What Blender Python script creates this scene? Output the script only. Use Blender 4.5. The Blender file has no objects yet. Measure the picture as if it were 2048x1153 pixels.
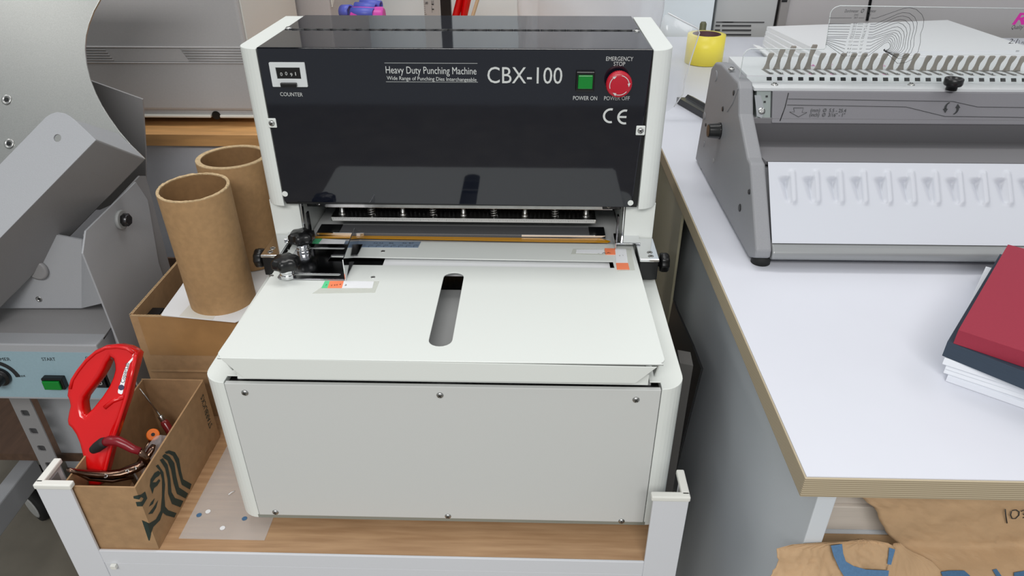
import bpy, bmesh, math, random
from mathutils import Vector as V, Matrix
random.seed(7)
SC = bpy.context.scene
COL = SC.collection
# ------------------------------------------------------------------ camera
FPX = 1418.154
CP = V((0.0987, -0.6318, 0.7587))
PITCH, YAW, ROLL = .54417, -.0281, -.00223
cy_, sy_ = math.cos(YAW), math.sin(YAW)
CF = V((sy_*math.cos(PITCH), cy_*math.cos(PITCH), -math.sin(PITCH)))
r0 = V((cy_, -sy_, 0)); u0 = r0.cross(CF)
CR = r0*math.cos(ROLL)+u0*math.sin(ROLL); CU = u0*math.cos(ROLL)-r0*math.sin(ROLL)
cam = bpy.data.cameras.new('camera'); camo = bpy.data.objects.new('camera', cam); COL.objects.link(camo)
cam.sensor_width = 36; cam.lens = FPX/2048*36; cam.clip_start = .02
camo.matrix_world = Matrix(((CR.x, CU.x, -CF.x, CP.x), (CR.y, CU.y, -CF.y, CP.y), (CR.z, CU.z, -CF.z, CP.z), (0, 0, 0, 1)))
SC.camera = camo
# ------------------------------------------------------------------ light
w = bpy.data.worlds.new('room_light'); SC.world = w; w.use_nodes = True
w.node_tree.nodes['Background'].inputs[0].default_value = (.93, .97, 1, 1)
w.node_tree.nodes['Background'].inputs[1].default_value = .44
def lamp(name, loc, sx, sy, e, col=(1, .985, .96)):
    l = bpy.data.lights.new(name, 'AREA'); l.shape = 'RECTANGLE'; l.size = sx; l.size_y = sy; l.energy = e; l.color = col
    o = bpy.data.objects.new(name, l); o.location = loc; COL.objects.link(o); return o
lamp('ceiling_lamp', (-.1, -2.05, 1.95), 1.8, .9, 70)
lamp('ceiling_lamp', (-.1, .72, 2.0), 1.6, .30, 13)
lamp('ceiling_lamp', (1.7, .1, 2.0), .30, 1.2, 7)
lamp('ceiling_lamp', (-1.9, .1, 2.0), .30, 1.2, 6)
SC.view_settings.view_transform = 'Standard'; SC.view_settings.look = 'None'
SC.view_settings.exposure = 0.0; SC.view_settings.gamma = 1; SC.view_settings.use_curve_mapping = False

# ------------------------------------------------------------------ pixel of the photo -> point on a real plane
def ray(px, py): return CF+CR*((px-1024)/FPX)-CU*((py-576.5)/FPX)
def on(px, py, p0, n):
    d = ray(px, py); p0 = V(p0); n = V(n); return CP+d*((p0-CP).dot(n)/d.dot(n))
def Z(px, py, z): return on(px, py, (0, 0, z), (0, 0, 1))
def Y(px, py, y): return on(px, py, (0, y, 0), (0, 1, 0))
def X(px, py, x): return on(px, py, (x, 0, 0), (1, 0, 0))

# ------------------------------------------------------------------ materials
def lin(c): return tuple((v/255/12.92 if v/255 <= .04045 else ((v/255+.055)/1.055)**2.4) for v in c)+(1,)
MATS = {}
def mat(name, rgb, rough=.5, metal=0, noise=0, nscale=60, bump=0, bscale=400, stretch=None, spec=.5, trans=0, alpha=1, coat=0, rgb2=None):
    if name in MATS: return MATS[name]
    m = bpy.data.materials.new(name); m.use_nodes = True; nt = m.node_tree; b = nt.nodes['Principled BSDF']
    b.inputs['Base Color'].default_value = lin(rgb); b.inputs['Roughness'].default_value = rough
    b.inputs['Metallic'].default_value = metal; b.inputs['Specular IOR Level'].default_value = spec
    b.inputs['Transmission Weight'].default_value = trans; b.inputs['Alpha'].default_value = alpha
    b.inputs['Coat Weight'].default_value = coat
    tc = nt.nodes.new('ShaderNodeTexCoord'); mp = nt.nodes.new('ShaderNodeMapping')
    nt.links.new(tc.outputs['Object'], mp.inputs[0])
    if stretch: mp.inputs['Scale'].default_value = stretch
    if noise or rgb2:
        n = nt.nodes.new('ShaderNodeTexNoise'); n.inputs['Scale'].default_value = nscale; n.inputs['Detail'].default_value = 6
        nt.links.new(mp.outputs[0], n.inputs[0])
        r = nt.nodes.new('ShaderNodeValToRGB'); c = lin(rgb)
        c2 = lin(rgb2) if rgb2 else tuple(v*(1-noise) for v in c[:3])+(1,)
        r.color_ramp.elements[0].position = .35; r.color_ramp.elements[1].position = .68
        r.color_ramp.elements[0].color = c2; r.color_ramp.elements[1].color = c
        nt.links.new(n.outputs[0], r.inputs[0]); nt.links.new(r.outputs[0], b.inputs['Base Color'])
    if bump:
        n2 = nt.nodes.new('ShaderNodeTexNoise'); n2.inputs['Scale'].default_value = bscale; n2.inputs['Detail'].default_value = 4
        nt.links.new(mp.outputs[0], n2.inputs[0])
        bp = nt.nodes.new('ShaderNodeBump'); bp.inputs['Strength'].default_value = bump; bp.inputs['Distance'].default_value = .002
        nt.links.new(n2.outputs[0], bp.inputs['Height']); nt.links.new(bp.outputs[0], b.inputs['Normal'])
    MATS[name] = m; return m
def layered(name, cols, axis, scale, rough=.6):
    m = bpy.data.materials.new(name); m.use_nodes = True; nt = m.node_tree; b = nt.nodes['Principled BSDF']; b.inputs['Roughness'].default_value = rough
    tc = nt.nodes.new('ShaderNodeTexCoord'); sp = nt.nodes.new('ShaderNodeSeparateXYZ'); nt.links.new(tc.outputs['Object'], sp.inputs[0])
    mu = nt.nodes.new('ShaderNodeMath'); mu.operation = 'MULTIPLY'; mu.inputs[1].default_value = scale; nt.links.new(sp.outputs[axis], mu.inputs[0])
    n = nt.nodes.new('ShaderNodeTexNoise'); n.inputs['Scale'].default_value = 30; nt.links.new(tc.outputs['Object'], n.inputs[0])
    ad = nt.nodes.new('ShaderNodeMath'); ad.operation = 'MULTIPLY_ADD'; ad.inputs[1].default_value = .25; nt.links.new(n.outputs[0], ad.inputs[0]); nt.links.new(mu.outputs[0], ad.inputs[2])
    fr = nt.nodes.new('ShaderNodeMath'); fr.operation = 'PINGPONG'; fr.inputs[1].default_value = 1; nt.links.new(ad.outputs[0], fr.inputs[0])
    r = nt.nodes.new('ShaderNodeValToRGB'); r.color_ramp.elements[0].color = lin(cols[0]); r.color_ramp.elements[1].color = lin(cols[1])
    r.color_ramp.elements[0].position = .3; r.color_ramp.elements[1].position = .6
    nt.links.new(fr.outputs[0], r.inputs[0]); nt.links.new(r.outputs[0], b.inputs['Base Color']); MATS[name] = m; return m

WHITE = mat('white_powder_coat', (226, 230, 226), .38, bump=.05, bscale=900)
PANEL = mat('pale_grey_powder_coat', (205, 207, 205), .42, bump=.06, bscale=900)
BLACKG = mat('black_gloss_enamel', (18, 21, 31), .045, bump=.008, bscale=30, spec=.6)
BLACKM = mat('black_satin_metal', (17, 18, 20), .35)
BLACKP = mat('black_plastic', (14, 14, 15), .3)
RUBBER = mat('black_rubber', (22, 22, 22), .7)
CHROME = mat('polished_steel', (225, 226, 228), .1, 1)
STEEL = mat('satin_steel', (190, 190, 188), .28, 1, noise=.15, nscale=80)
DARKST = mat('oiled_dark_steel', (95, 95, 97), .3, 1, noise=.4, nscale=200)
INKW = mat('white_print', (205, 208, 206), .5)
INKB = mat('black_print', (38, 40, 42), .6)
GREENB = mat('green_button_plastic', (6, 128, 44), .25)
REDB = mat('red_button_plastic', (185, 18, 42), .35)
PAPER = mat('white_paper', (235, 236, 238), .75)
CARD = mat('brown_cardboard', (172, 137, 99), .85, noise=.16, nscale=70, bump=.1, bscale=250)
CARDIN = mat('cardboard_inner', (140, 110, 82), .9, noise=.15, nscale=60)
TUBEM = mat('tube_cardboard', (174, 138, 96), .75, noise=.14, nscale=120, bump=.08, bscale=200)
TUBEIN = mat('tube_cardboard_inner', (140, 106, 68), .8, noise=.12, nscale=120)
TUBEE = mat('tube_cut_edge', (205, 178, 138), .9, noise=.3, nscale=250)
KRAFT = mat('kraft_paper', (186, 154, 118), .8, noise=.10, nscale=40, bump=.7, bscale=34)
GREYM = mat('grey_hammer_paint', (168, 170, 174), .45, noise=.06, nscale=900, bump=.1, bscale=700)
GREYD = mat('mid_grey_paint', (144, 143, 144), .45, noise=.05, nscale=900, bump=.08, bscale=600)
TEAL = mat('blue_grey_panel_film', (150, 177, 188), .45, noise=.05, nscale=300)
BRUSH = mat('brushed_aluminium', (182, 183, 180), .36, 1, noise=.12, nscale=30, stretch=(30, 30, 2), bump=.04, bscale=200)
PRINTER = mat('grey_printer_plastic', (180, 178, 178), .55, noise=.04, nscale=300, bump=.05, bscale=700)
PRINTERL = mat('light_printer_plastic', (214, 213, 206), .55)
WOODB = mat('bench_wood', (214, 162, 104), .5, noise=.25, nscale=5, stretch=(2, 14, 14))
SHELFW = mat('shelf_wood_laminate', (188, 152, 116), .4, noise=.16, nscale=9, stretch=(1.2, 16, 16), rgb2=(166, 130, 96))
CARTW = mat('cart_white_steel', (214, 216, 221), .4, bump=.05, bscale=800)
CAPW = mat('cap_white_plastic', (226, 226, 220), .5)
TABLEW = mat('white_melamine', (218, 220, 229), .35, noise=.03, nscale=6)
PLY = layered('plywood_edge', ((150, 136, 112), (186, 172, 146)), 2, 820)
RED = mat('red_glossy_plastic', (208, 10, 14), .18, spec=.6)
CLEAR = mat('clear_acrylic', (250, 252, 252), .03, trans=1, spec=.5)
CLEAR.node_tree.nodes['Principled BSDF'].inputs['IOR'].default_value = 1.12
CONC = mat('concrete_floor', (128, 122, 110), .55, noise=.25, nscale=9, bump=.05, bscale=120)
WALL = mat('wall_paint', (226, 230, 227), .7)
ORANGE = mat('orange_plastic', (240, 118, 24), .35)
AMBER = mat('amber_tape', (214, 150, 8), .3, spec=.6)
LABELG = mat('green_label', (96, 214, 150), .6)
LABELO = mat('orange_label', (255, 140, 96), .6)
LABELW = mat('white_label', (238, 240, 243), .5)
OLDTAPE = mat('old_clear_tape', (232, 234, 226), .25, alpha=.4)
RULERB = mat('blue_grey_ruler', (120, 138, 160), .4)
MAROON = mat('maroon_card', (152, 38, 60), .7, noise=.05, nscale=500)
NAVY = mat('navy_card', (50, 64, 80), .7, noise=.15, nscale=60, stretch=(1, 1, 40))
COMBW = mat('comb_tray_white', (200, 203, 211), .45)
COMBT = mat('comb_top_cream', (208, 211, 213), .45)
COMBG = mat('comb_grey_paint', (142, 143, 147), .5, noise=.07, nscale=900, bump=.12, bscale=600)
COMBD = mat('comb_bar_grey', (122, 121, 126), .45, noise=.05, nscale=900)
COMBF = mat('comb_finger_grey', (148, 142, 134), .4)
MAGENTA = mat('magenta_print', (206, 40, 160), .5)
BROWNST = mat('brown_chromed_steel', (120, 96, 82), .22, 1)
DARKRED = mat('dark_red_plastic', (120, 12, 26), .28)
AWLRED = mat('translucent_red_plastic', (140, 40, 42), .2, trans=.3)

# ------------------------------------------------------------------ mesh helpers
BASE = {}
class MB:
    def __init__(s): s.v = []; s.f = []; s.mi = []; s.m = 0; s.sm = []; s.smooth = False
    def vert(s, p): s.v.append(V(p)); return len(s.v)-1
    def face(s, ids): s.f.append(tuple(ids)); s.mi.append(s.m); s.sm.append(s.smooth)
    def poly(s, pts): s.face([s.vert(p) for p in pts])
    def box(s, x0, x1, y0, y1, z0, z1):
        i = [s.vert((x, y, z)) for z in (z0, z1) for y in (y0, y1) for x in (x0, x1)]
        for q in ((0, 2, 3, 1), (4, 5, 7, 6), (0, 1, 5, 4), (2, 6, 7, 3), (0, 4, 6, 2), (1, 3, 7, 5)): s.face([i[k] for k in q])
        return s
    def loops(s, rings, closed=True, cap=True):
        ids = [[s.vert(p) for p in r] for r in rings]; n = len(ids[0])
        for a, b in zip(ids, ids[1:]):
            for k in range(n if closed else n-1):
                s.face((a[k], a[(k+1) % n], b[(k+1) % n], b[k]))
        if cap: s.face(ids[0][::-1]); s.face(ids[-1])
        return s
    def prism(s, pts, vec):
        vec = V(vec); a = [V(p) for p in pts]; return s.loops([a, [p+vec for p in a]])
    def cyl(s, p0, p1, r0, r1=None, n=20, cap=True):
        return s.lathe(p0, V(p1)-V(p0), [(r0, 0), (r0 if r1 is None else r1, (V(p1)-V(p0)).length)], n, cap)
    def lathe(s, p0, ax, prof, n=24, cap=True, lobes=0, amp=0):
        ax = V(ax).normalized(); p0 = V(p0)
        t = V((0, 0, 1)) if abs(ax.z) < .9 else V((1, 0, 0)); e1 = ax.cross(t).normalized(); e2 = ax.cross(e1)
        rings = []
        for r, h in prof:
            ring = []
            for k in range(n):
                a = 2*math.pi*k/n; rr = r*(1+amp*math.cos(lobes*a)) if lobes else r
                ring.append(p0+ax*h+(e1*math.cos(a)+e2*math.sin(a))*rr)
            rings.append(ring)
        o = s.smooth; s.smooth = True; s.loops(rings, True, False); s.smooth = o
        if cap:
            m = len(s.v); a0 = list(range(m-n*len(prof), m-n*len(prof)+n)); b0 = list(range(m-n, m)); s.face(a0[::-1]); s.face(b0)
        return s
    def tube(s, pts, r, n=10, flat=1.0, up=None):
        pts = [V(p) for p in pts]; rr = r if isinstance(r, (list, tuple)) else [r]*len(pts); rings = []; prev = None
        for i, p in enumerate(pts):
            d = (pts[min(i+1, len(pts)-1)]-pts[max(i-1, 0)]).normalized()
            t = V(up) if up else (prev if prev else (V((0, 0, 1)) if abs(d.z) < .9 else V((1, 0, 0))))
            e1 = (t-d*t.dot(d)).normalized(); prev = e1; e2 = d.cross(e1)
            rings.append([p+(e1*math.cos(2*math.pi*k/n)*flat+e2*math.sin(2*math.pi*k/n))*rr[i] for k in range(n)])
        o = s.smooth; s.smooth = True; s.loops(rings); s.smooth = o
        return s
    def build(s, name, m, parent=None, bevel=0, seg=2, solid=0, subsurf=0, fix=True):
        L = BASE[parent.name] if parent else V((0, 0, 0))
        me = bpy.data.meshes.new(name); me.from_pydata([p-L for p in s.v], [], s.f)
        ms = m if isinstance(m, (list, tuple)) else [m]
        for q in ms: me.materials.append(q)
        for p, i, sm in zip(me.polygons, s.mi, s.sm): p.material_index = i; p.use_smooth = sm
        if fix:
            bm = bmesh.new(); bm.from_mesh(me); bmesh.ops.recalc_face_normals(bm, faces=bm.faces); bm.to_mesh(me); bm.free()
        o = bpy.data.objects.new(name, me); COL.objects.link(o)
        if parent: o.parent = parent
        BASE[o.name] = L
        if solid: q = o.modifiers.new('solid', 'SOLIDIFY'); q.thickness = solid; q.offset = 0
        if bevel: q = o.modifiers.new('bevel', 'BEVEL'); q.width = bevel; q.segments = seg; q.limit_method = 'ANGLE'; q.angle_limit = .6; q.harden_normals = False
        if subsurf: q = o.modifiers.new('sub', 'SUBSURF'); q.levels = subsurf; q.render_levels = subsurf
        return o
def thing(name, loc, label, cat, group=None):
    o = bpy.data.objects.new(name, None); o.location = loc; o.empty_display_size = .05; COL.objects.link(o); BASE[o.name] = V(loc)
    return tag(o, label, cat, group)
def tag(o, label, cat, group=None):
    o['label'] = label; o['category'] = cat
    if group: o['group'] = group
    return o
def struct(o): o['kind'] = 'structure'; return o
def recentre(o):
    "put a single-mesh thing's origin at its own base"
    me = o.data; xs = [v.co.copy() for v in me.vertices]
    c = V((sum(p.x for p in xs)/len(xs), sum(p.y for p in xs)/len(xs), min(p.z for p in xs)))
    for v in me.vertices: v.co -= c
    o.location = c; return o
def holes_plate(name, m, parent, outer, inner, o, ex, ey, thick, bevel=0):
    "flat plate with holes: 2D loops in the frame o, ex, ey"
    cu = bpy.data.curves.new(name, 'CURVE'); cu.dimensions = '2D'; cu.fill_mode = 'BOTH'; cu.extrude = thick/2-bevel; cu.bevel_depth = bevel; cu.offset = -bevel; cu.bevel_resolution = 2
    for lp in [outer]+list(inner):
        sp = cu.splines.new('POLY'); sp.points.add(len(lp)-1); sp.use_cyclic_u = True
        for p, q in zip(sp.points, lp): p.co = (q[0], q[1], 0, 1)
    return curve_mesh(name, cu, m, parent, o, ex, ey)
def curve_mesh(name, cu, m, parent, o, ex, ey):
    t = bpy.data.objects.new('t', cu); COL.objects.link(t); dg = bpy.context.evaluated_depsgraph_get(); dg.update()
    me = bpy.data.meshes.new_from_object(t.evaluated_get(dg)); bpy.data.objects.remove(t); me.name = name
    ex = V(ex).normalized(); ey = V(ey).normalized(); n = ex.cross(ey)
    L = BASE[parent.name] if parent else V((0, 0, 0)); o = V(o)-L
    for v in me.vertices: v.co = o+ex*v.co.x+ey*v.co.y+n*v.co.z
    me.materials.clear(); me.materials.append(m)
    ob = bpy.data.objects.new(name, me); COL.objects.link(ob)
    if parent: ob.parent = parent
    BASE[ob.name] = L; return ob
def text(s, p0, p1, h, up, m, parent, name='printed_text', lift=.0004, shear=0, bold=0):
    "one line of lettering from p0 to p1 (baseline ends), cap height h"
    cu = bpy.data.curves.new(name, 'FONT'); cu.body = s; cu.size = 1; cu.extrude = 0; cu.resolution_u = 3; cu.shear = shear; cu.offset = bold
    t = bpy.data.objects.new('t', cu); COL.objects.link(t); dg = bpy.context.evaluated_depsgraph_get(); dg.update()
    me = bpy.data.meshes.new_from_object(t.evaluated_get(dg)); bpy.data.objects.remove(t); me.name = name
    xs = [v.co.x for v in me.vertices]; x0, x1 = min(xs), max(xs)
    p0 = V(p0); p1 = V(p1); ex = (p1-p0); W = ex.length; ex.normalize(); up = V(up); ey = (up-ex*up.dot(ex)).normalized(); n = ex.cross(ey)
    L = BASE[parent.name]
    for v in me.vertices: v.co = p0-L+ex*((v.co.x-x0)/(x1-x0)*W)+ey*(v.co.y/.729*h)+n*lift
    me.materials.clear(); me.materials.append(m)
    ob = bpy.data.objects.new(name, me); COL.objects.link(ob); ob.parent = parent; BASE[ob.name] = L; return ob
def rot_to(n):
    return V((0, 0, 1)).rotation_difference(V(n)).to_matrix().to_4x4()
SCREW = {}
def screw(p, n, r, parent, name='screw', m=None, spin=.4, kind='pan'):
    if kind not in SCREW:
        b = MB(); b.lathe((0, 0, -.3), (0, 0, 1), [(1.0, 0), (1.0, .35), (.88, .6), (.55, .78), (.12, .85)] if kind == 'pan' else [(1, 0), (1, .34), (.92, .42), (.55, .42), (.5, .2), (.1, .1)], 18)
        if kind == 'pan':
            b.m = 1; b.box(-.55, .55, -.11, .11, .3, .57); b.box(-.11, .11, -.55, .55, .3, .57)
        else:
            b.m = 1; b.cyl((0, 0, -.1), (0, 0, .1), .42, n=6)
        o = b.build('screw', [m or STEEL, BLACKM]); SCREW[kind] = o.data; bpy.data.objects.remove(o)
    o = bpy.data.objects.new(name, SCREW[kind]); COL.objects.link(o); o.parent = parent; BASE[o.name] = BASE[parent.name]
    o.matrix_local = Matrix.Translation(V(p)-BASE[parent.name]) @ rot_to(n) @ Matrix.Rotation(spin, 4, 'Z') @ Matrix.Scale(r, 4)
    return o
def sticker(pts, m, parent, name, n=(0, 0, 1), lift=.0004):
    b = MB(); n = V(n).normalized(); b.prism([V(p)+n*.0001 for p in pts], n*lift); return b.build(name, m, parent)
def arc(cx, cy, r, a0, a1, n=8): return [(cx+r*math.cos(math.radians(a0+(a1-a0)*k/n)), cy+r*math.sin(math.radians(a0+(a1-a0)*k/n))) for k in range(n+1)]
def rrect(x0, x1, y0, y1, r, n=5):
    return arc(x1-r, y0+r, r, -90, 0, n)+arc(x1-r, y1-r, r, 0, 90, n)+arc(x0+r, y1-r, r, 90, 180, n)+arc(x0+r, y0+r, r, 180, 270, n)
FL = -.50     # floor height; z = 0 is the cart's shelf

# ================================================================== ROOM
b = MB(); b.box(-4, 4, -3, 3.2, FL-.1, FL); struct(b.build('floor', CONC))
b = MB(); b.box(-4, 4, 3.2, 3.3, FL, 2.1); struct(b.build('wall_back', WALL))
b = MB(); b.box(-4.1, -4, -3, 3.2, FL, 2.1); struct(b.build('wall_left', WALL))

# ================================================================== WORKTOP (plywood, white faced) and its cabinet
ZW = .30; WX = .340; WY = -.185
t = thing('work_table', (1.1, .6, FL), 'large white topped work table with bare plywood edge, carrying the grey comb binder', 'table')
b = MB(); b.box(WX, 2.3, WY, 1.60, ZW-.024, ZW-.0012); b.build('plywood_core', PLY, t, bevel=.001)
b = MB(); b.box(WX+.0015, 2.3, WY+.0015, 1.60, ZW-.0011, ZW); b.build('white_surface', TABLEW, t)
cab = thing('storage_cabinet', (.8, .2, FL), 'open white cabinet under the work table, with stacked paper inside', 'cabinet')
CABW = mat('cabinet_white_board', (206, 212, 218), .5, bump=.05, bscale=500)
b = MB(); b.box(.376, .394, -.150, 1.2, FL+.02, ZW-.025); b.build('side_board', CABW, cab, bevel=.001)
b = MB(); b.box(.395, 1.3, -.15, 1.2, FL+.02, FL+.04); b.build('bottom_board', CABW, cab)
b = MB(); b.box(.395, 1.3, -.095, .6, .105, .123); b.build('shelf', CABW, cab)
b = MB(); b.box(.395, 1.3, 1.18, 1.2, FL+.04, ZW-.025); b.build('back_board', CABW, cab)
b = MB(); b.box(1.28, 1.30, -.15, 1.18, FL+.04, ZW-.025); b.build('side_board', CABW, cab, bevel=.001)

# stacked paper reams on the shelf
REAM = mat('ream_side', (205, 196, 186), .8, noise=.1, nscale=20, stretch=(1, 1, 60))
ream_labels = ['bottom paper stack on the cabinet shelf, behind torn brown kraft', 'second paper stack up on the cabinet shelf, under the plywood table edge', 'topmost paper stack on the cabinet shelf, in shadow']
z = .1235
for k, (h, lab) in enumerate(zip((.036, .036, .05), ream_labels)):
    b = MB(); b.box(.42, .74, -.09+.004*k, .12, z, z+h); o = recentre(b.build('paper_ream', REAM, None, bevel=.001)); tag(o, lab, 'paper', 'paper stacks in the cabinet'); z += h+.0006

b = MB(); b.box(.398, .62, -.0972, -.0958, .060, .1236); o = recentre(b.build('kraft_wrapper', KRAFT)); tag(o, 'flat brown kraft flap hanging over the cabinet shelf front, below the paper stacks', 'wrapping paper', 'torn kraft wrappers')
# torn kraft wrapping
def wrap(name, rows, label, p0, n, right, amp, seed, bendrow=None, bend=None):
    rnd = random.Random(seed); b = MB(); NX = 46; rings = []
    nn = V(n).normalized()
    for j, (py, l, r) in enumerate(rows):
        ring = []
        for i in range(NX+1):
            f = i/NX; px = l+(r-l)*f
            p = surf_pt(px, py, p0, n, bendrow, bend)
            e = min(1, f*6)
            p = p+nn*(amp*math.sin(px*.051+py*.037+seed)*math.sin(px*.023-py*.061)+amp*.55*math.sin(px*.13+py*.11*math.sin(px*.02))+amp*.5*rnd.uniform(-1, 1)*(.3+.7*(1-e)))
            ring.append(p)
        rings.append(ring)
    o = b; o.smooth = True; b.loops(rings, closed=False, cap=False)
    ob = b.build(name, KRAFT, None, solid=.0006); recentre(ob); tag(ob, label, 'wrapping paper', 'torn kraft wrappers'); return ob
def surf_pt(px, py, p0, n, bendrow, bend):
    if bendrow is None or py <= bendrow: return on(px, py, p0, n)
    a = on(px, bendrow, p0, n)          # below the fold the sheet sweeps towards the viewer
    return on(px, py, a, bend)
def lerp_rows(left, right, y0, y1, n):
    def f(pl, y):
        for (a, xa), (c, xc) in zip(pl, pl[1:]):
            if a <= y <= c: return xa+(xc-xa)*(y-a)/(c-a)
        return pl[-1][1] if y > pl[-1][0] else pl[0][1]
    return [(y0+(y1-y0)*k/n, f(left, y0+(y1-y0)*k/n)+random.uniform(-2, 2), f(right, y0+(y1-y0)*k/n)) for k in range(n+1)]
big_left = [(960, 1700), (990, 1717), (1003, 1732), (1018, 1752), (1030, 1757), (1048, 1763), (1066, 1774), (1088, 1794), (1100, 1812), (1112, 1838), (1124, 1858), (1140, 1872), (1200, 1890)]
kr1 = wrap('kraft_wrapper', lerp_rows(big_left, [(900, 2150), (1300, 2150)], 965, 1215, 36), 'large torn kraft wrapper hanging under the plywood edge, marked with black handwriting', (0, -.13, 0), (0, -1, .10), 2150, .0016, 3, 1092, (0, -.30, .95))
b = MB()
low_left = [(1075, 1556), (1092, 1554), (1105, 1552), (1130, 1556), (1150, 1540), (1220, 1520)]
low_rows = [(y, l, r) for y, l, r in lerp_rows(low_left, [(1075, 1740), (1085, 1790), (1100, 1790), (1125, 1778), (1160, 1768), (1230, 1760)], 1092, 1215, 22)]
low_rows = [(1080, 1716, 1728), (1083, 1690, 1752), (1087, 1640, 1775), (1090, 1585, 1782)]+low_rows[1:]
kr2 = wrap('kraft_wrapper', low_rows, 'lower crumpled piece of torn kraft with an arc of blue print', (0, -.168, .16), (0, -.75, .66), 1790, .0024, 11)
mid_rows = [(y, l, r) for y, l, r in lerp_rows([(1085, 1785), (1110, 1782), (1150, 1770), (1220, 1760)], [(1085, 1800), (1100, 1815), (1120, 1860), (1140, 1880), (1220, 1900)], 1087, 1215, 14)]
kr3 = wrap('kraft_wrapper', mid_rows, 'small dark fold of torn kraft between the two larger pieces', (0, -.118, .16), (0, -.8, .6), 1880, .001, 5)
BLUEP = mat('blue_print', (72, 112, 150), .6, noise=.15, nscale=500)
def print_on(pts, parent, p0, n, m, name, lift):
    nn = V(n).normalized(); b = MB(); L = parent.location
    BASE[parent.name] = L.copy(); b.prism([on(px, py, p0, n)+nn*lift for px, py in pts], nn*.0002); return b.build(name, m, parent)
zo = lambda x, y: (1500+x*548/2048, 900+y*253/946)
print_on([zo(*p) for p in ((588, 712), (672, 700), (680, 770), (700, 830), (760, 865), (850, 890), (1020, 897), (1012, 960), (700, 960), (655, 890), (610, 790))], kr2, (0, -.168, .16), (0, -.75, .66), BLUEP, 'printed_arc', .0048)
print_on([zo(*p) for p in ((1022, 728), (1066, 740), (1050, 800), (1036, 855), (1008, 850), (1016, 790))], kr2, (0, -.168, .16), (0, -.75, .66), BLUEP, 'printed_arc', .0048)
fold = on(1900, 1092, (0, -.13, 0), (0, -1, .10))
print_on([zo(*p) for p in ((1415, 925), (1480, 915), (1590, 915), (1640, 960), (1430, 960))], kr1, fold, (0, -.30, .95), BLUEP, 'printed_mark', .0035)
print_on([zo(*p) for p in ((1800, 910), (1830, 902), (1870, 960), (1830, 960))], kr1, fold, (0, -.30, .95), BLUEP, 'printed_mark', .0035)
print_on([zo(*p) for p in ((1960, 930), (2060, 912), (2060, 960), (1960, 960))], kr1, fold, (0, -.30, .95), BLUEP, 'printed_mark', .0035)
def stroke(pl, r, parent, p0, n, m, name, lift):
    nn = V(n).normalized(); BASE[parent.name] = parent.location.copy(); b = MB(); b.tube([on(px, py, p0, n)+nn*lift for px, py in pl], r, 6, flat=.3, up=nn); return b.build(name, m, parent)
hp = dict(parent=kr1, p0=(0, -.13, 0), n=(0, -1, .10), m=INKB, name='handwriting', lift=.0022)
stroke([zo(1898, 435), zo(1902, 480), zo(1912, 540)], .00065, **hp)
stroke([zo(1945, 450), zo(1938, 478), zo(1950, 505), zo(1975, 505), zo(2000, 480), zo(2002, 455), zo(1980, 440), zo(1950, 445)], .00065, **hp)
stroke([zo(2015, 452), zo(2040, 440), zo(2052, 455), zo(2035, 472), zo(2056, 488), zo(2030, 500)], .00065, **hp)

# ================================================================== PUNCHING MACHINE
pm = thing('punching_machine', (0, .25, 0), 'white heavy duty punching machine with black front cover standing on the trolley', 'punching machine')
HY = .283; HZ0 = .337; HZ1 = .5545; BZ1 = .2453; WO = .278; R = .026
def plan(sx, y0, y1, r=R, xi=.2505):
    pts = [(xi*sx, y0), ((WO-r)*sx, y0)]+[((WO-r+r*math.sin(a))*sx, y0+r-r*math.cos(a)) for a in [math.pi/2*k/8 for k in range(1, 9)]]+[(WO*sx, y1), (xi*sx, y1)]
    return pts
for sx in (-1, 1):
    b = MB(); b.prism([(x, y, .020) for x, y in plan(sx, -.001, .5)], (0, 0, BZ1-.020))
    b.prism([(x, y, HZ0) for x, y in plan(sx, HY-.001, .5)], (0, 0, HZ1-HZ0))
    x0, x1 = sorted((.236*sx, .2779*sx)); b.box(x0, x1, .2995, .4995, BZ1-.002, HZ0+.002)
    x0, x1 = sorted((.238*sx, .252*sx)); b.box(x0, x1, .012, .30, BZ1-.0016, BZ1)
    b.build('side_panel', WHITE, pm, bevel=.003, seg=3)
b = MB(); b.box(-.2485, .2485, .006, .49, .028, .2405); b.build('inner_frame', DARKST, pm)
b = MB(); b.box(-.240, .240, .012, .214, .2406, .2425); b.build('deck_plate', mat('deck_grey', (165, 166, 166), .4), pm)
fp = MB(); fp.box(-.2495, .2495, -.0022, .0035, .0265, BZ1-.0005); fpo = fp.build('front_panel', PANEL, pm, bevel=.0008)
for q in ((490, 786), (880, 791), (1272, 800), (551, 1025), (896, 1033), (1243, 1043)):
    screw(Y(*q, -.0022), (0, -1, 0), .0042, fpo, spin=random.uniform(0, 1.5))
b = MB(); b.box(-.252, .252, -.0012, .49, .0205, .0262); b.build('base_plate', mat('galvanised_rim', (160, 168, 162), .45, .6), pm)
for x in (-.185, .19):
    for y in (.045, .45):
        b = MB(); b.lathe((x, y, 0), (0, 0, 1), [(.024, 0), (.025, .006), (.021, .0202)], 28); b.build('rubber_foot', RUBBER, pm, bevel=.001)
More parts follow.
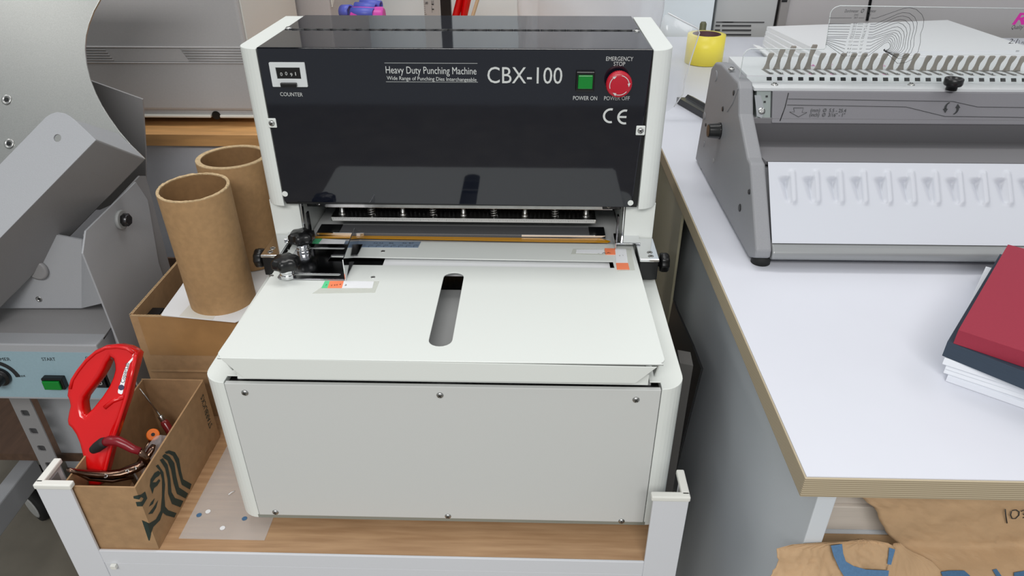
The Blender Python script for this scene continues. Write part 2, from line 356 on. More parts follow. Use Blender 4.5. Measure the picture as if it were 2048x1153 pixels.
# tray (sloping table)
TF = V((0, -.007, .2850)); TB = V((0, .2845, .2747)); TEY = (TB-TF).normalized(); TN = V((1, 0, 0)).cross(TEY)
TL = (TB-TF).length+.0128
def T(px, py): return on(px, py, TF, TN)
def T2(px, py): p = T(px, py)-TF; return (p.x, p.dot(TEY))
hw = .2500
outer = [(-hw+.003, .0)]+[(hw-.003, 0)]+arc(hw-.010, .012, .010, -60, 0, 4)+[(hw, TL), (-hw, TL)]+arc(-hw+.010, .012, .010, 180, 240, 4)
sA = T2(908, 545); sB = T2(880, 693); rs = .0135; sx_ = (sA[0]+sB[0])/2
slot = arc(sx_, sA[1]-rs, rs, 0, 180, 10)+arc(sx_, sB[1]+rs, rs, 180, 360, 10)
h0, h1, h2 = T2(656, 513), T2(1226, 523), T2(1226, 536)
rect = [(h0[0], h2[1]), (h1[0], h2[1]), (h1[0], h1[1]), (h0[0], h0[1])]
holes_plate('tray_table', WHITE, pm, outer, [slot, rect], TF-TN*.001, (1, 0, 0), TEY, .002, .0006)
lip = MB()
lp = [(438, 716), (1315, 735), (1271, 768), (488, 758)]
lip.prism([Y(px, py, -.0072) for px, py in lp], (0, .0016, 0)); lip.build('tray_front_lip', WHITE, pm, bevel=.0007)
b = MB()
for sx in (-1, 1):
    x0, x1 = sorted((sx*.2425, sx*.2440)); x = x0
    b.prism([(x0, -.003, .2825), (x0, .012, .253), (x0, .28, .253), (x0, .28, .273)], (x1-x0, 0, 0))
b.box(-.235, .235, .004, .0055, .247, .262)
b.build('tray_side_flange', WHITE, pm)
b = MB(); b.box(-.108, h1[0]-.004, T(900, 533).y-.004, T(900, 513).y+.010, .2635, .2690); b.build('slot_backing_strip', PAPER, pm)
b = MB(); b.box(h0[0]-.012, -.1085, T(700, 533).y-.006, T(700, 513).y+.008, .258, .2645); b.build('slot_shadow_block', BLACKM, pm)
for q in ((766, 503), (746, 555), (576, 499), (543, 552), (880, 765)):
    if q[1] < 700: screw(T(*q)+TN*.0002, TN, .0030, pm, 'countersunk_screw', kind='sunk')
# labels on the tray
TNl = dict(parent=pm, n=TN)
sticker([T(660, 563), T(759, 563), T(750, 586), T(624, 588)], OLDTAPE, pm, 'old_tape', TN, .0002)
sticker([T(1146, 498), T(1215, 499), T(1213, 511), T(1142, 509)], OLDTAPE, pm, 'old_tape', TN, .0002)
sticker([T(1230, 497), T(1262, 498), T(1270, 541), T(1236, 543)], OLDTAPE, pm, 'old_tape', TN, .0002)
sticker([T(650, 563), T(660, 563), T(655, 577), T(643, 577)], LABELG, pm, 'green_label', TN, .0005)
sticker([T(660, 563), T(688, 563), T(684, 577), T(655, 577)], LABELO, pm, 'orange_label', TN, .0005)
sticker([T(688, 563), T(748, 564), T(745, 577), T(684, 577)], LABELW, pm, 'white_label', TN, .0005)
sticker([T(1209, 497.5), T(1230, 498), T(1231, 510), T(1211, 510)], LABELO, pm, 'orange_label', TN, .0006)
sticker([T(1230, 498), T(1252, 499), T(1256, 527), T(1232, 527)], LABELW, pm, 'white_label', TN, .0005)
sticker([T(1232, 527), T(1256, 527), T(1259, 540), T(1234, 540)], LABELO, pm, 'orange_label', TN, .0005)
sticker([T(1153, 500), T(1208, 500), T(1209, 508), T(1152, 507)], LABELW, pm, 'white_label', TN, .0004)
def tt(s, a, c, h, m=INKB, **k): text(s, T(*a), T(*c), h, TEY, m, pm, lift=.0009, **k)
tt('7', (651, 573), (653, 573), .004); tt("7' 5'2' 4'", (662, 574), (683, 571), .0035); tt('2', (689, 573), (693, 573), .004); tt('|', (698, 576), (699, 566), .005)
tt('- AA', (1196, 509), (1222, 508), .0035); tt('7  1', (1239, 514), (1247, 513), .003)
# ruler and amber tape strip at the back of the tray
sticker([T(688, 483), T(842, 484), T(836, 496), T(683, 495)], RULERB, pm, 'blue_ruler', TN, .0006)
sticker([T(645, 479), T(692, 481.5), T(688, 490), T(638, 488)], LABELW, pm, 'white_label', TN, .0010)
sticker([T(628, 479), T(645, 479), T(638, 488), T(622, 488)], LABELG, pm, 'green_label', TN, .0010)
tt('500', (660, 483.6), (674, 484), .0036); tt('stapl2', (656, 487.2), (676, 488), .0032)
for s, x in (('A4', 692), ('A5', 750), ('A5', 761), ('B6', 782), ('A6', 808), ('B7', 822)): tt(s, (x-4, 488.5), (x+5, 488.7), .0032)
for k, x in enumerate(range(692, 838, 15)): tt('|', (x, 495), (x+.6, 495), .005); tt(str(20+20*(7-k % 8)), (x+2, 492.5), (x+9, 492.6), .0022)
AT = MB(); AT.prism([T(p[0], p[1])+TN*.0012 for p in ((622, 475), (700, 473.5), (1140, 479.5), (1200, 479), (1221, 485), (1216, 487.5), (1100, 486), (700, 478.5), (618, 478.5))], TN*.0006); AT.build('amber_tape_strip', AMBER, pm)
# side guide: polished plate with slots, an upright fence and two star knobs
g_o = T(553, 561); 
def T2g(px, py): p = T(px, py)-TF; return (p.x, p.dot(TEY))
def sl(a, c, r):
    (ax, ay), (bx, by) = T2g(*a), T2g(*c); ym = (ay+by)/2
    return arc(bx, ym, r, -90, 90, 6)+arc(ax, ym, r, 90, 270, 6)
gx0 = T2g(553, 561)[0]; gx1 = T2g(691, 563)[0]; gy0 = T2g(600, 561)[1]; gy1 = T2g(640, 490.5)[1]
c0, c1 = T2g(656, 526), T2g(670, 513)
gouter = [(gx0+.004, gy0), (gx1, gy0), (gx1, c0[1]), (c0[0], c0[1]), (c0[0], c1[1]), (gx1, c1[1]), (gx1, gy1), (gx0+.012, gy1), (gx0, gy1-.008), (gx0, gy0+.004)]
guide = holes_plate('side_guide', mat('polished_guide_steel', (170, 170, 174), .12, 1), pm, gouter, [sl((590, 552), (678, 552), .0026), sl((622, 499), (686, 500), .0026)], TF+TN*.0014, (1, 0, 0), TEY, .0016, .0003)
fa, fb = T(692, 563)+TN*.0006, T(723, 468)+TN*.0006; fh = TN*.0310
b = MB(); b.prism([fa, fb, fb.lerp(fa, .32)+fh, fa+fh], (-.0013, 0, 0)); b.build('guide_fence', CHROME, guide, bevel=.0002)
for px, py in ((577, 557), (608, 504)):
    p = T(px, py)+TN*.002
    b = MB(); b.lathe(p, TN, [(.0100, 0), (.0100, .005), (.0088, .0056), (.0088, .0085), (.0095, .009), (.0095, .014)], 20); st = b.build('knob_stem', CHROME, guide, bevel=.0004)
    b = MB(); b.lathe(p+TN*.013, TN, [(.010, 0), (.0165, .002), (.0175, .006), (.0172, .013), (.0135, .0165), (.004, .0175)], 48, lobes=6, amp=.09); b.build('star_knob', BLACKP, guide, bevel=0)
# slide blocks with clamp plates and knobs on both sides of the tray
for sx in (-1, 1):
    bl = MB(); x0, x1 = sorted((sx*.2525, sx*.2785)); bl.box(x0, x1, .236, .285, .250, .2795)
    blo = bl.build('slide_block', BLACKM, pm, bevel=.001)
    b = MB(); b.box(x0-.0005, x1+.0005, .233, .298, .2797, .2840); b.build('block_cap', CHROME, blo, bevel=.001)
    b = MB(); c0_, c1_ = sorted((sx*.222, sx*.258)); b.box(c0_, c1_, .276, .307, .2842, .2872); z0_, z1_ = sorted((sx*.222, sx*.2235)); b.box(z0_, z1_, .276, .307, .276, .2872); b.build('clamp_plate', CHROME, blo, bevel=.0008)
    for y in (.243, .254): screw((sx*.268, y, .2841), (0, 0, 1), .0040, blo, 'socket_screw', kind='sunk')
    b = MB(); xk = sx*.2785
    b.lathe((xk, .258, .266), (sx, 0, 0), [(.006, 0), (.006, .005), (.0125, .006), (.0135, .009), (.0135, .016), (.011, .0185)], 36, lobes=8, amp=.06); b.build('side_knob', BLACKP, blo)
# die set in the throat
b = MB(); b.box(-.2350, .2350, .425, .495, .2455, .3365); b.build('throat_back', mat('throat_dark', (60, 61, 62), .4), pm)
b = MB(); b.box(-.2348, .2348, .3000, .425, .2455, .2690); b.build('throat_floor', mat('throat_floor_grey', (206, 208, 208), .4), pm)
RY = .325; DY = .335
b = MB(); a0, a1 = Y(650, 411, RY), Y(1225, 420, RY); rz = Y(930, 418, RY).z; b.box(a0.x, a1.x, RY, .365, rz, .3366); b.build('upper_rail', STEEL, pm, bevel=.0006)
d0, d1 = Y(662, 438, DY), Y(1192, 444, DY); zb = Y(930, 445, DY).z
b = MB(); b.box(d0.x, d1.x, DY, .368, zb, zb+.0065); dieb = b.build('die_bar', STEEL, pm, bevel=.0004)
b = MB(); b.box(d0.x+.002, d1.x-.002, DY-.0005, DY, zb+.0008, zb+.0058); b.build('die_scale', mat('die_scale_white', (205, 206, 204), .4), dieb)
b = MB()
for k in range(150):
    x = d0.x+.004+(d1.x-d0.x-.008)*k/149; b.box(x-.00016, x+.00016, DY-.0008, DY-.0005, zb+(.0036 if k % 5 else .0026), zb+.0054)
b.build('die_scale_ticks', INKB, dieb)
for k, px in enumerate((685, 743, 806, 866, 927, 988, 1050, 1110, 1172)):
    PY = DY+.008; x = Y(px, 425, PY).x; zt = rz+.0005; z0 = zb+.0065
    if k % 2 == 0:
        b = MB(); b.lathe((x, PY, z0), (0, 0, 1), [(.0058, 0), (.0058, .004), (.0042, .0045), (.0042, .009), (.0036, .0095), (.0036, zt-z0)], 16); b.build('guide_pin', STEEL, pm)
    else:
        b = MB(); b.cyl((x, PY, z0), (x, PY, zt), .0022, n=10); N = 60; hp_ = [(x+.0054*math.cos(a), PY+.0054*math.sin(a), z0+.001+(zt-z0-.002)*i/N) for i in range(N+1) for a in [2*math.pi*5*i/N]]
        b.tube(hp_, .0010, 6); b.build('spring', STEEL, pm)
b = MB(); x = d0.x+.006; b.cyl((x, .360, z0), (x, .360, zt), .0016, n=8); pin0 = b.build('punch_pin', DARKST, pm)
for k in range(1, 60):
    q = pin0.copy(); COL.objects.link(q); q.location.x += (d1.x-d0.x-.012)*k/59
a0, a1 = Y(634, 474, .314), Y(1211, 478, .314); LZ = .2790
b = MB(); b.prism([(a0.x, .3140, .2690), (a0.x, .3140, LZ-.001), (a0.x, .3160, LZ), (a0.x+.012, .3420, LZ+.0015), (a0.x+.012, .3440, .2690)], (0, 0, 0)) if 0 else b.box(a0.x, a1.x, .3145, .3430, .2690, LZ); low = b.build('lower_die', mat('lower_die_dark', (112, 113, 116), .45, .25, noise=.3, nscale=420, stretch=(10, 1, 1)), pm, bevel=.0008)
for x0, x1 in ((a0.x+.0005, a0.x+.034), (a1.x-.024, a1.x-.0005)):
    b = MB(); b.box(x0, x1, .3146, .3428, LZ+.0001, LZ+.0004); b.build('die_end_tape', BLACKM, low)
b = MB(); b.box(a0.x+.0005, a0.x+.072, .3125, .3143, .2745, LZ+.0006); b.build('die_edge', CHROME, low)
b = MB(); b.box(a1.x-.125, a1.x-.0005, .3132, .3143, .2765, LZ+.0004); b.build('die_edge', CHROME, low)
for sx in (-1, 1):
    b = MB(); x0, x1 = sorted((sx*.205, sx*.232)); b.box(x0, x1, .322, .345, .318, .3365); b.build('rail_bracket', BLACKM, pm, bevel=.001)
    b = MB(); b.prism([(sx*.2330, .296, .2700), (sx*.2330, .300, .2700), (sx*.2330, .312, .3368), (sx*.2330, .302, .3368)], (sx*.0016, 0, 0)); b.build('link_arm', CHROME, pm)
    b = MB(); b.box(min(sx*.2252, sx*.2275), max(sx*.2252, sx*.2275), .299, .307, .2700, .3180); b.build('guide_rod', DARKST, pm)
    screw((sx*.214, .322, .323), (0, -1, 0), .003, pm, 'bracket_screw')
# head: inner block, covers
b = MB(); b.box(-.2495, .2495, .2890, .497, HZ0+.0005, .5525); b.build('head_frame', BLACKM, pm)
def H(px, py, y=HY-.0022): return Y(px, py, y)
HYf = HY-.0022
cov = MB(); f = [H(512, 93), H(1306, 106), H(1263, 415), H(569, 404)]
f[0].z = f[1].z = (f[0].z+f[1].z)/2
ZT = .5562
f[0].z = f[1].z = ZT
cov.prism([(p.x, HYf, p.z) for p in f], (0, .0030, 0)); HG = .3915
cov.prism([(f[0].x, HYf, ZT), (f[1].x, HYf, ZT), (.2475, HG-.003, ZT), (-.2475, HG-.003, ZT)], (0, 0, -.0022))
cover = cov.build('front_cover', BLACKG, pm, bevel=.0009, seg=2)
b = MB(); b.box(-.2475, .2475, HG+.003, .4985, ZT-.0022, ZT); b.build('rear_cover', BLACKG, pm, bevel=.0006)
for k in range(26):
    x0 = -.236+.0182*k; b = MB(); b.cyl((x0, HG, ZT-.0012), (x0+.0176, HG, ZT-.0012), .0026, n=14); b.build('hinge_knuckle', BLACKM, pm)
for q in ((577, 57), (1274, 62)): screw(Z(*q, ZT), (0, 0, 1), .0045, pm, spin=.3)
for q in ((570, 388), (1261, 406)):
    p = H(*q); b = MB(); b.cyl((p.x, HYf-.0006, p.z), (p.x, HYf+.001, p.z), .0040, n=18); b.build('screw_hole', WHITE, cover)
for q, s in (((544, 246), -1), ((1281, 261), 1)):
    p = H(*q); b = MB(); b.box(p.x-.006, p.x+.006, HYf-.0012, HYf+.001, p.z-.0065, p.z+.0065); tb = b.build('cover_tab', WHITE, pm, bevel=.0015); screw((p.x, HYf-.0012, p.z), (0, -1, 0), .0042, tb, spin=.7)
# counter
HN = V((0, -1, 0)); UPZ = (0, 0, 1)
ca, cb_, cc, cd = H(538, 123), H(610, 125), H(617, 174), H(547, 172)
cx0 = (ca.x+cd.x)/2; cx1 = (cb_.x+cc.x)/2; cz0 = (cc.z+cd.z)/2; cz1 = (ca.z+cb_.z)/2
w0, w1 = H(551, 134), H(603, 157)
wx0 = cx0+.0075; wx1 = cx1-.007; wz0 = w1.z; wz1 = w0.z
cnt = holes_plate('counter', mat('counter_frame_grey', (214, 218, 219), .45), pm, rrect(cx0, cx1, cz0, cz1, .0012, 3), [[(wx0, wz0), (wx1, wz0), (wx1, wz1), (wx0, wz1)]], (0, HYf-.0016, 0), (1, 0, 0), (0, 0, 1), .0032, .0004)
b = MB(); b.box(wx0-.001, wx1+.001, HYf-.0008, HYf-.0002, wz0-.001, wz1+.001); b.build('counter_window', BLACKP, cnt)
for k, ch in enumerate('0091'):
    x = wx0+.0045+k*(wx1-wx0-.008)/3.6; dz = wz0+(wz1-wz0)*(.24, .30, .20, .28)[k]
    text(ch, (x, HYf-.001, dz), (x+(.0028 if ch != '1' else .0010), HYf-.001, dz), .0046, UPZ, INKW, cnt, 'counter_digit')
p = H(580, 168); b = MB(); b.box(p.x-.0105, p.x+.0105, HYf-.0075, HYf-.003, p.z-.0022, p.z+.0028); b.build('reset_button', BLACKP, cnt, bevel=.0008)
def ht(s, a, c, h, **k): text(s, H(*a), H(*c), h, UPZ, INKW, cover, lift=.0003, **k)
ht('COUNTER', (561, 192), (606, 193), .0052)
ht('Heavy Duty Punching Machine', (772, 146.5), (953, 149), .0094)
ht('Wide Range of Punching Dies Interchangeable', (774, 159.5), (953, 163), .0050)
ht('CBX-100', (975, 166), (1124, 167.5), .0216)
ht('EMERGENCY', (1212, 121.5), (1266, 122), .0054); ht('STOP', (1227, 131.8), (1250, 132), .0054)
ht('POWER ON', (1146, 200), (1194, 200.5), .0055); ht('POWER OFF', (1208, 200.5), (1259, 200.5), .0055)
for a, c in (((769, 126), (955, 130)), ((772, 163.5), (956, 168.5))):
    p, q = H(*a), H(*c); b = MB(); b.box(p.x, q.x, HYf-.0004, HYf, p.z-.00018, p.z+.00018); b.build('printed_rule', INKW, cover)
# CE mark
def ring_sector(cx, cz, ro, ri, a0, a1, n=20):
    return [(cx+ro*math.cos(math.radians(a)), cz+ro*math.sin(math.radians(a))) for a in [a0+(a1-a0)*k/n for k in range(n+1)]]+[(cx+ri*math.cos(math.radians(a)), cz+ri*math.sin(math.radians(a))) for a in [a1+(a0-a1)*k/n for k in range(n+1)]]
def strip2(pts, name, m, parent, y):
    n = len(pts)//2; b = MB(); o_ = pts[:n]; i_ = pts[n:][::-1]
    for k in range(n-1): b.poly([(o_[k][0], y, o_[k][1]), (o_[k+1][0], y, o_[k+1][1]), (i_[k+1][0], y, i_[k+1][1]), (i_[k][0], y, i_[k][1])])
    return b, b
p = H(1218, 231.5); q = H(1250.5, 234); rr = abs(H(1223, 217).z-H(1223, 247).z)/2
b, _ = strip2(ring_sector(p.x+.002, p.z, rr, rr*.72, 75, 285), 'ce', INKW, cover, HYf-.0005)
b2, _ = strip2(ring_sector(q.x-.0005, q.z, rr, rr*.72, 75, 285), 'ce', INKW, cover, HYf-.0005)
for v_, f_ in ((b2.v, b2.f),):
    o_ = len(b.v); b.v += v_; b.f += [tuple(i+o_ for i in f) for f in f_]; b.mi += b2.mi; b.sm += b2.sm
b.box(q.x-rr+.0015, q.x+.0015, HYf-.0006, HYf-.0003, q.z-rr*.13, q.z+rr*.13)
b.build('printed_mark', INKW, cover)
# power button
p = H(1170, 161); b = MB(); b.box(p.x-.0118, p.x+.0118, HYf-.006, HYf+.001, p.z-.0125, p.z+.0125); pb = b.build('power_button', BLACKP, pm, bevel=.0012)
b = MB(); b.box(p.x-.0092, p.x+.0092, HYf-.0095, HYf-.005, p.z-.0085, p.z+.0085); b.build('green_key', GREENB, pb, bevel=.0009)
# emergency stop
p = Y(1238.5, 170, HYf-.0165); c = V((p.x, HYf, p.z)); b = MB()
b.lathe(c, HN, [(.0085, -.001), (.0085, .007)], 24); es = b.build('emergency_stop', BLACKP, pm)
b = MB(); b.lathe(c, HN, [(.0148, .006), (.0158, .008), (.0164, .014), (.0158, .0165), (.0148, .0178), (.010, .0186), (.001, .0188)], 72, lobes=36, amp=.012); b.build('red_knob', REDB, es)
for k in range(3):
    a0 = 80-k*120; b = MB(); y = HYf-.0192
    o_ = ring_sector(c.x, c.z, .0126, .0117, a0, a0-68, 12); n = len(o_)//2; oo, ii = o_[:n], o_[n:][::-1]
    for j in range(n-1): b.poly([(oo[j][0], y+.0002, oo[j][1]), (oo[j+1][0], y+.0002, oo[j+1][1]), (ii[j+1][0], y+.0002, ii[j+1][1]), (ii[j][0], y+.0002, ii[j][1])])
    a = math.radians(a0-68); tgt = math.radians(a0-90)
    b.poly([(c.x+.0140*math.cos(a), y+.0002, c.z+.0140*math.sin(a)), (c.x+.0121*math.cos(tgt), y+.0002, c.z+.0121*math.sin(tgt)), (c.x+.0103*math.cos(a), y+.0002, c.z+.0103*math.sin(a))])
    b.build('arrow_mark', INKW, es)

# ================================================================== TROLLEY
ct = thing('trolley', (-.10, .2, FL), 'white steel trolley with corner posts and a wooden shelf under the punching machine', 'trolley')
CX0, CX1, CY0, CY1 = -.490, .2895, -.0445, .60
b = MB(); b.box(CX0+.004, CX1-.004, CY0+.0045, CY1-.004, -.016, 0); b.build('wooden_shelf', SHELFW, ct)
def Lpost(x, y, sx, sy, z0, z1, wf, ws, th, name, m, bev=.001):
    b = MB(); xa, xb = sorted((x, x+sx*wf)); ya, yb = sorted((y, y+sy*th)); b.box(xa, xb, ya, yb, z0, z1)
    xa, xb = sorted((x, x+sx*th)); ya, yb = sorted((y+sy*th*.5, y+sy*ws)); b.box(xa, xb, ya, yb, z0, z1)
    return b.build(name, m, ct, bevel=bev)
for x, sx in ((CX0, 1), (CX1, -1)):
    for y, sy in ((CY0, 1), (CY1, -1)):
        po = Lpost(x, y, sx, sy, FL+.07, .1135, .042, .042, .004, 'corner_post', CARTW)
        cp = Lpost(x-sx*.0012, y-sy*.0012, sx, sy, .1130, .1205, .0455, .0455, .0095, 'post_cap', CAPW, .0016); cp.parent = po
        b = MB(); xi = x+sx*.0042
        for zz in (.0, .03, .06): b.box(min(xi, xi+sx*.0006), max(xi, xi+sx*.0006), min(y+sy*.014, y+sy*.034), max(y+sy*.014, y+sy*.034), .030+zz, .046+zz)
        sl_ = b.build('post_slots', GREYD, ct); sl_.parent = po
b = MB(); b.box(CX0+.042, CX1-.042, CY0+.0006, CY0+.004, -.022, .0015); b.build('shelf_lip', CARTW, ct, bevel=.0006)
b = MB(); b.box(CX0+.042, CX1-.042, CY0+.0012, CY0+.004, -.095, -.0226); fr = b.build('front_rail', CARTW, ct, bevel=.0006)
p = Y(229, 1132, CY0); b = MB(); b.box(p.x-.0035, p.x+.0035, CY0-.004, CY0+.001, p.z-.0035, p.z+.0035); b.build('plastic_clip', CAPW, ct, bevel=.0006)
for y in (CY1-.004, ): b = MB(); b.box(CX0+.042, CX1-.042, y, y+.003, -.09, .001); b.build('rear_rail', CARTW, ct)
for x in (CX0, CX1-.003): b = MB(); b.box(x, x+.003, CY0+.04, CY1-.04, -.09, .0); b.build('side_rail', CARTW, ct)
for x in (CX0+.03, CX1-.03):
    for y in (CY0+.03, CY1-.03):
        b = MB(); b.lathe((x-.014, y, FL+.035), (1, 0, 0), [(.010, 0), (.034, .001), (.035, .004), (.035, .024), (.034, .027), (.01, .028)], 32); b.box(x-.018, x+.018, y-.02, y+.02, FL+.068, FL+.075); b.build('caster', mat('caster_grey', (120, 124, 130), .5), ct)
# plastic sheet under the machine and punched dots on the shelf
sh = MB(); sh.box(Z(362, 1070, 0).x, Z(530, 1080, 0).x, Z(530, 1082, 0).y, .20, .0002, .0009)
FILM = mat('frosted_film', (226, 222, 218), .25, alpha=.32); so = recentre(sh.build('plastic_sheet', FILM)); tag(so, 'frosted clear plastic sheet lying on the wooden shelf under the machine', 'plastic sheet')
for (px, py), m, lab in (((416, 1024), PAPER, 'white punched paper dot on the plastic sheet, near the brown box'), ((445, 1057), PAPER, 'white punched paper dot on the plastic sheet, closest to the shelf lip'), ((398, 1031), BLUEP, 'blue and white punched paper dot, closest to the brown box'), ((489, 1038), BLUEP, 'blue punched paper dot under the corner of the punching machine'), ((463, 988), PAPER, 'curled white paper sliver on the plastic sheet, furthest back of the scraps')):
    p = Z(px, py, .0011); b = MB(); r = .0034
    if py == 988: b.tube([p+V((-.003, -.003, .001)), p+V((0, .0, .0022)), p+V((.003, .004, .001))], .0009, 6, flat=.5)
    else: b.cyl(p, p+V((0, 0, .0003)), r, n=20)
    tag(recentre(b.build('paper_dot', m)), lab, 'paper scrap')

# ================================================================== COFFEE BOX with tools
sb = thing('cardboard_box', (-.418, .065, 0), 'open brown cardboard box with green wave print, full of hand tools, on the trolley', 'box')
SX0, SX1, SY0, SY1, SZ = -.4630, -.3725, -.0385, .1680, .1115
b = MB(); th = .0022
b.box(SX0, SX1, SY0, SY0+th, .0005, SZ); b.build('front_wall', CARD, sb)
b = MB(); b.box(SX0, SX1, SY1-th, SY1, .0005, SZ+.001); b.build('back_wall', CARD, sb)
b = MB(); b.box(SX0, SX0+th, SY0+th, SY1-th, .0005, SZ); b.build('side_wall', CARD, sb)
b = MB(); b.box(SX1-th, SX1, SY0+th, SY1-th, .0005, SZ); b.build('side_wall', CARD, sb)
b = MB(); b.box(SX0+th, SX1-th, SY0+th, SY1-th, .0005, .003); b.build('bottom', CARDIN, sb)
LOGO = mat('dark_green_print', (36, 52, 46), .7)
zb_ = lambda x, y: (x/3.685, 840+y/3.685)
polys = [
 [(1215, 240), (1245, 226), (1290, 240), (1320, 290), (1335, 380), (1350, 440), (1412, 475), (1400, 516), (1340, 480), (1318, 400), (1300, 320), (1275, 268), (1245, 250), (1225, 252)],
 [(1197, 268), (1215, 252), (1250, 272), (1285, 320), (1300, 420), (1320, 500), (1387, 545), (1368, 582), (1305, 548), (1280, 470), (1262, 370), (1235, 302), (1205, 282)],
 [(1178, 297), (1200, 285), (1235, 330), (1255, 430), (1265, 535), (1290, 578), (1352, 600), (1330, 647), (1268, 622), (1240, 545), (1236, 440), (1218, 360), (1190, 315)],
 [(1148, 342), (1165, 330), (1205, 388), (1217, 480), (1212, 560), (1217, 640), (1240, 668), (1302, 690), (1285, 722), (1225, 706), (1200, 685), (1180, 742), (1130, 792), (1115, 835), (1103, 892), (1095, 892), (1045, 742), (1100, 765), (1150, 735), (1185, 670), (1195, 560), (1195, 440), (1180, 378)],
 [(1125, 548), (1105, 490), (1110, 440), (1140, 392), (1168, 376), (1185, 395), (1172, 415), (1148, 430), (1125, 462), (1150, 462), (1172, 438), (1182, 450), (1160, 486), (1136, 505)],
 [(1000, 608), (1045, 605), (1060, 580), (1040, 570), (1025, 590), (985, 582), (983, 565), (1040, 552), (1070, 530), (1086, 580), (1050, 640), (1010, 640)],
 [(1098, 642), (1115, 608), (1142, 578), (1128, 622)],
 [(1092, 698), (1128, 652), (1166, 592), (1152, 648), (1125, 692)]]
def clip(poly, keep):
    out = []
    for i in range(len(poly)):
        a, c = poly[i-1], poly[i]; ka, kc = keep(a), keep(c)
        if ka*kc < 0:
            t = ka/(ka-kc); out.append((a[0]+(c[0]-a[0])*t, a[1]+(c[1]-a[1])*t))
        if kc >= 0: out.append(c)
    return out
edge = lambda p: p[0]-(1000+(p[1]-510)*.336)
for pl in polys:
    pr_ = clip(pl, edge)
    if len(pr_) > 2: lg = MB(); lg.poly([X(*zb_(*p), SX1+.0004) for p in pr_]); lg.build('printed_wave', LOGO, sb)
    pf = clip(pl, lambda p: -edge(p))
    if len(pf) > 2: lg = MB(); lg.poly([Y(*zb_(*p), SY0-.0004) for p in pf]); lg.build('printed_wave', LOGO, sb)
text('STARBUCKS', X(424, 850, SX1), X(406, 788, SX1), .0105, (0, -1, 0), LOGO, sb, lift=.0005)

def tool(name, label, cat, loc): return thing(name, loc, label, cat)
# red tape-gun style handle standing in the box
zc = lambda x, y: (120+x/3.494, 670+y/3.494)
RP = V((-.44, -.040, .0)); RNn = V((.10, -1, .62)).normalized()
def RD(px, py): return on(px, py, RP, RNn)
rh = thing('hand_grip', tuple(RD(200, 985)), 'big glossy red plastic D shaped handle standing in the tool box, with white sticker', 'handle')
ex = V((1, 0, 0)); ex = (ex-RNn*ex.dot(RNn)).normalized(); ey = -ex.cross(RNn); ro = RD(200, 985)
def R2(x, y): p = RD(*zc(x, y))-ro; return (p.dot(ex), p.dot(ey))
outl = [(567, 122), (540, 98), (500, 76), (430, 62), (350, 68), (270, 105), (200, 165), (150, 230), (112, 290), (85, 355), (78, 420), (92, 450), (100, 490), (88, 540), (80, 590), (86, 622), (110, 645), (140, 690), (165, 750), (185, 830), (205, 900), (222, 970), (225, 1040), (305, 1040), (325, 1000), (352, 900), (395, 720), (440, 580), (485, 450), (497, 410), (520, 300), (550, 200)]
hol = [(378, 150), (398, 165), (408, 200), (411, 240), (398, 290), (372, 350), (322, 425), (262, 500), (210, 553), (198, 545), (188, 510), (184, 465), (195, 430), (225, 390), (262, 345), (298, 295), (330, 240), (352, 190)]
body = holes_plate('handle_body', RED, rh, [R2(*p) for p in outl], [[R2(*p) for p in hol]], ro, ex, ey, .024, .005)
def raised(pl, name, r, m, lift): b = MB(); b.tube([RD(*zc(*p))+RNn*lift for p in pl], r, 8); return b.build(name, m, rh)
raised([(545, 125), (500, 92), (430, 80), (350, 88), (280, 122), (215, 180), (160, 250), (122, 310), (108, 370)], 'rim_bead', .0022, RED, .012)
raised([(560, 135), (525, 300), (492, 430), (400, 720), (350, 920), (330, 1000)], 'edge_rib', .0026, RED, .0115)
raised([(478, 425), (400, 455), (345, 500)], 'edge_rib', .0030, RED, .0115)
st = [(540, 152), (548, 160), (520, 195), (500, 260), (470, 400), (462, 408), (440, 400), (438, 385), (480, 250), (500, 195)]
b = MB(); b.prism([RD(*zc(*p))+RNn*.0122 for p in st], RNn*.0004); stk = b.build('sticker', LABELW, rh)
text('CopierLab', RD(*zc(483, 330))+RNn*.0127, RD(*zc(517, 192))+RNn*.0127, .0052, RD(*zc(440, 250))-RD(*zc(500, 260)), INKB, stk)
e0 = RD(*zc(462, 360))+RNn*.0127; b = MB(); b.cyl(e0, e0+RNn*.0002, .0036, n=20); b.build('sticker_emblem', mat('sticker_blue', (50, 44, 80), .5), stk)
# awl
p0, p1, p2 = Y(279, 777, .145), Y(322, 834, .132), Y(348, 876, .122)
p3 = p2+(p2-p1)*.5
aw = thing('awl', tuple(p3), 'awl with red translucent handle and thin steel spike leaning in the tool box', 'awl')
b = MB(); b.tube([p0, p0+(p1-p0)*.2, p1], [.0004, .0011, .0013], 10); b.build('spike', STEEL, aw)
d = (p2-p1).normalized(); b = MB(); b.cyl(p1-d*.002, p1+d*.007, .0042, n=20); b.build('ferrule', STEEL, aw, bevel=.0006)
b = MB(); b.lathe(p1+d*.0065, d, [(.0046, 0), (.0062, .004), (.0062, .05), (.005, .053)], 8); b.build('handle', AWLRED, aw)
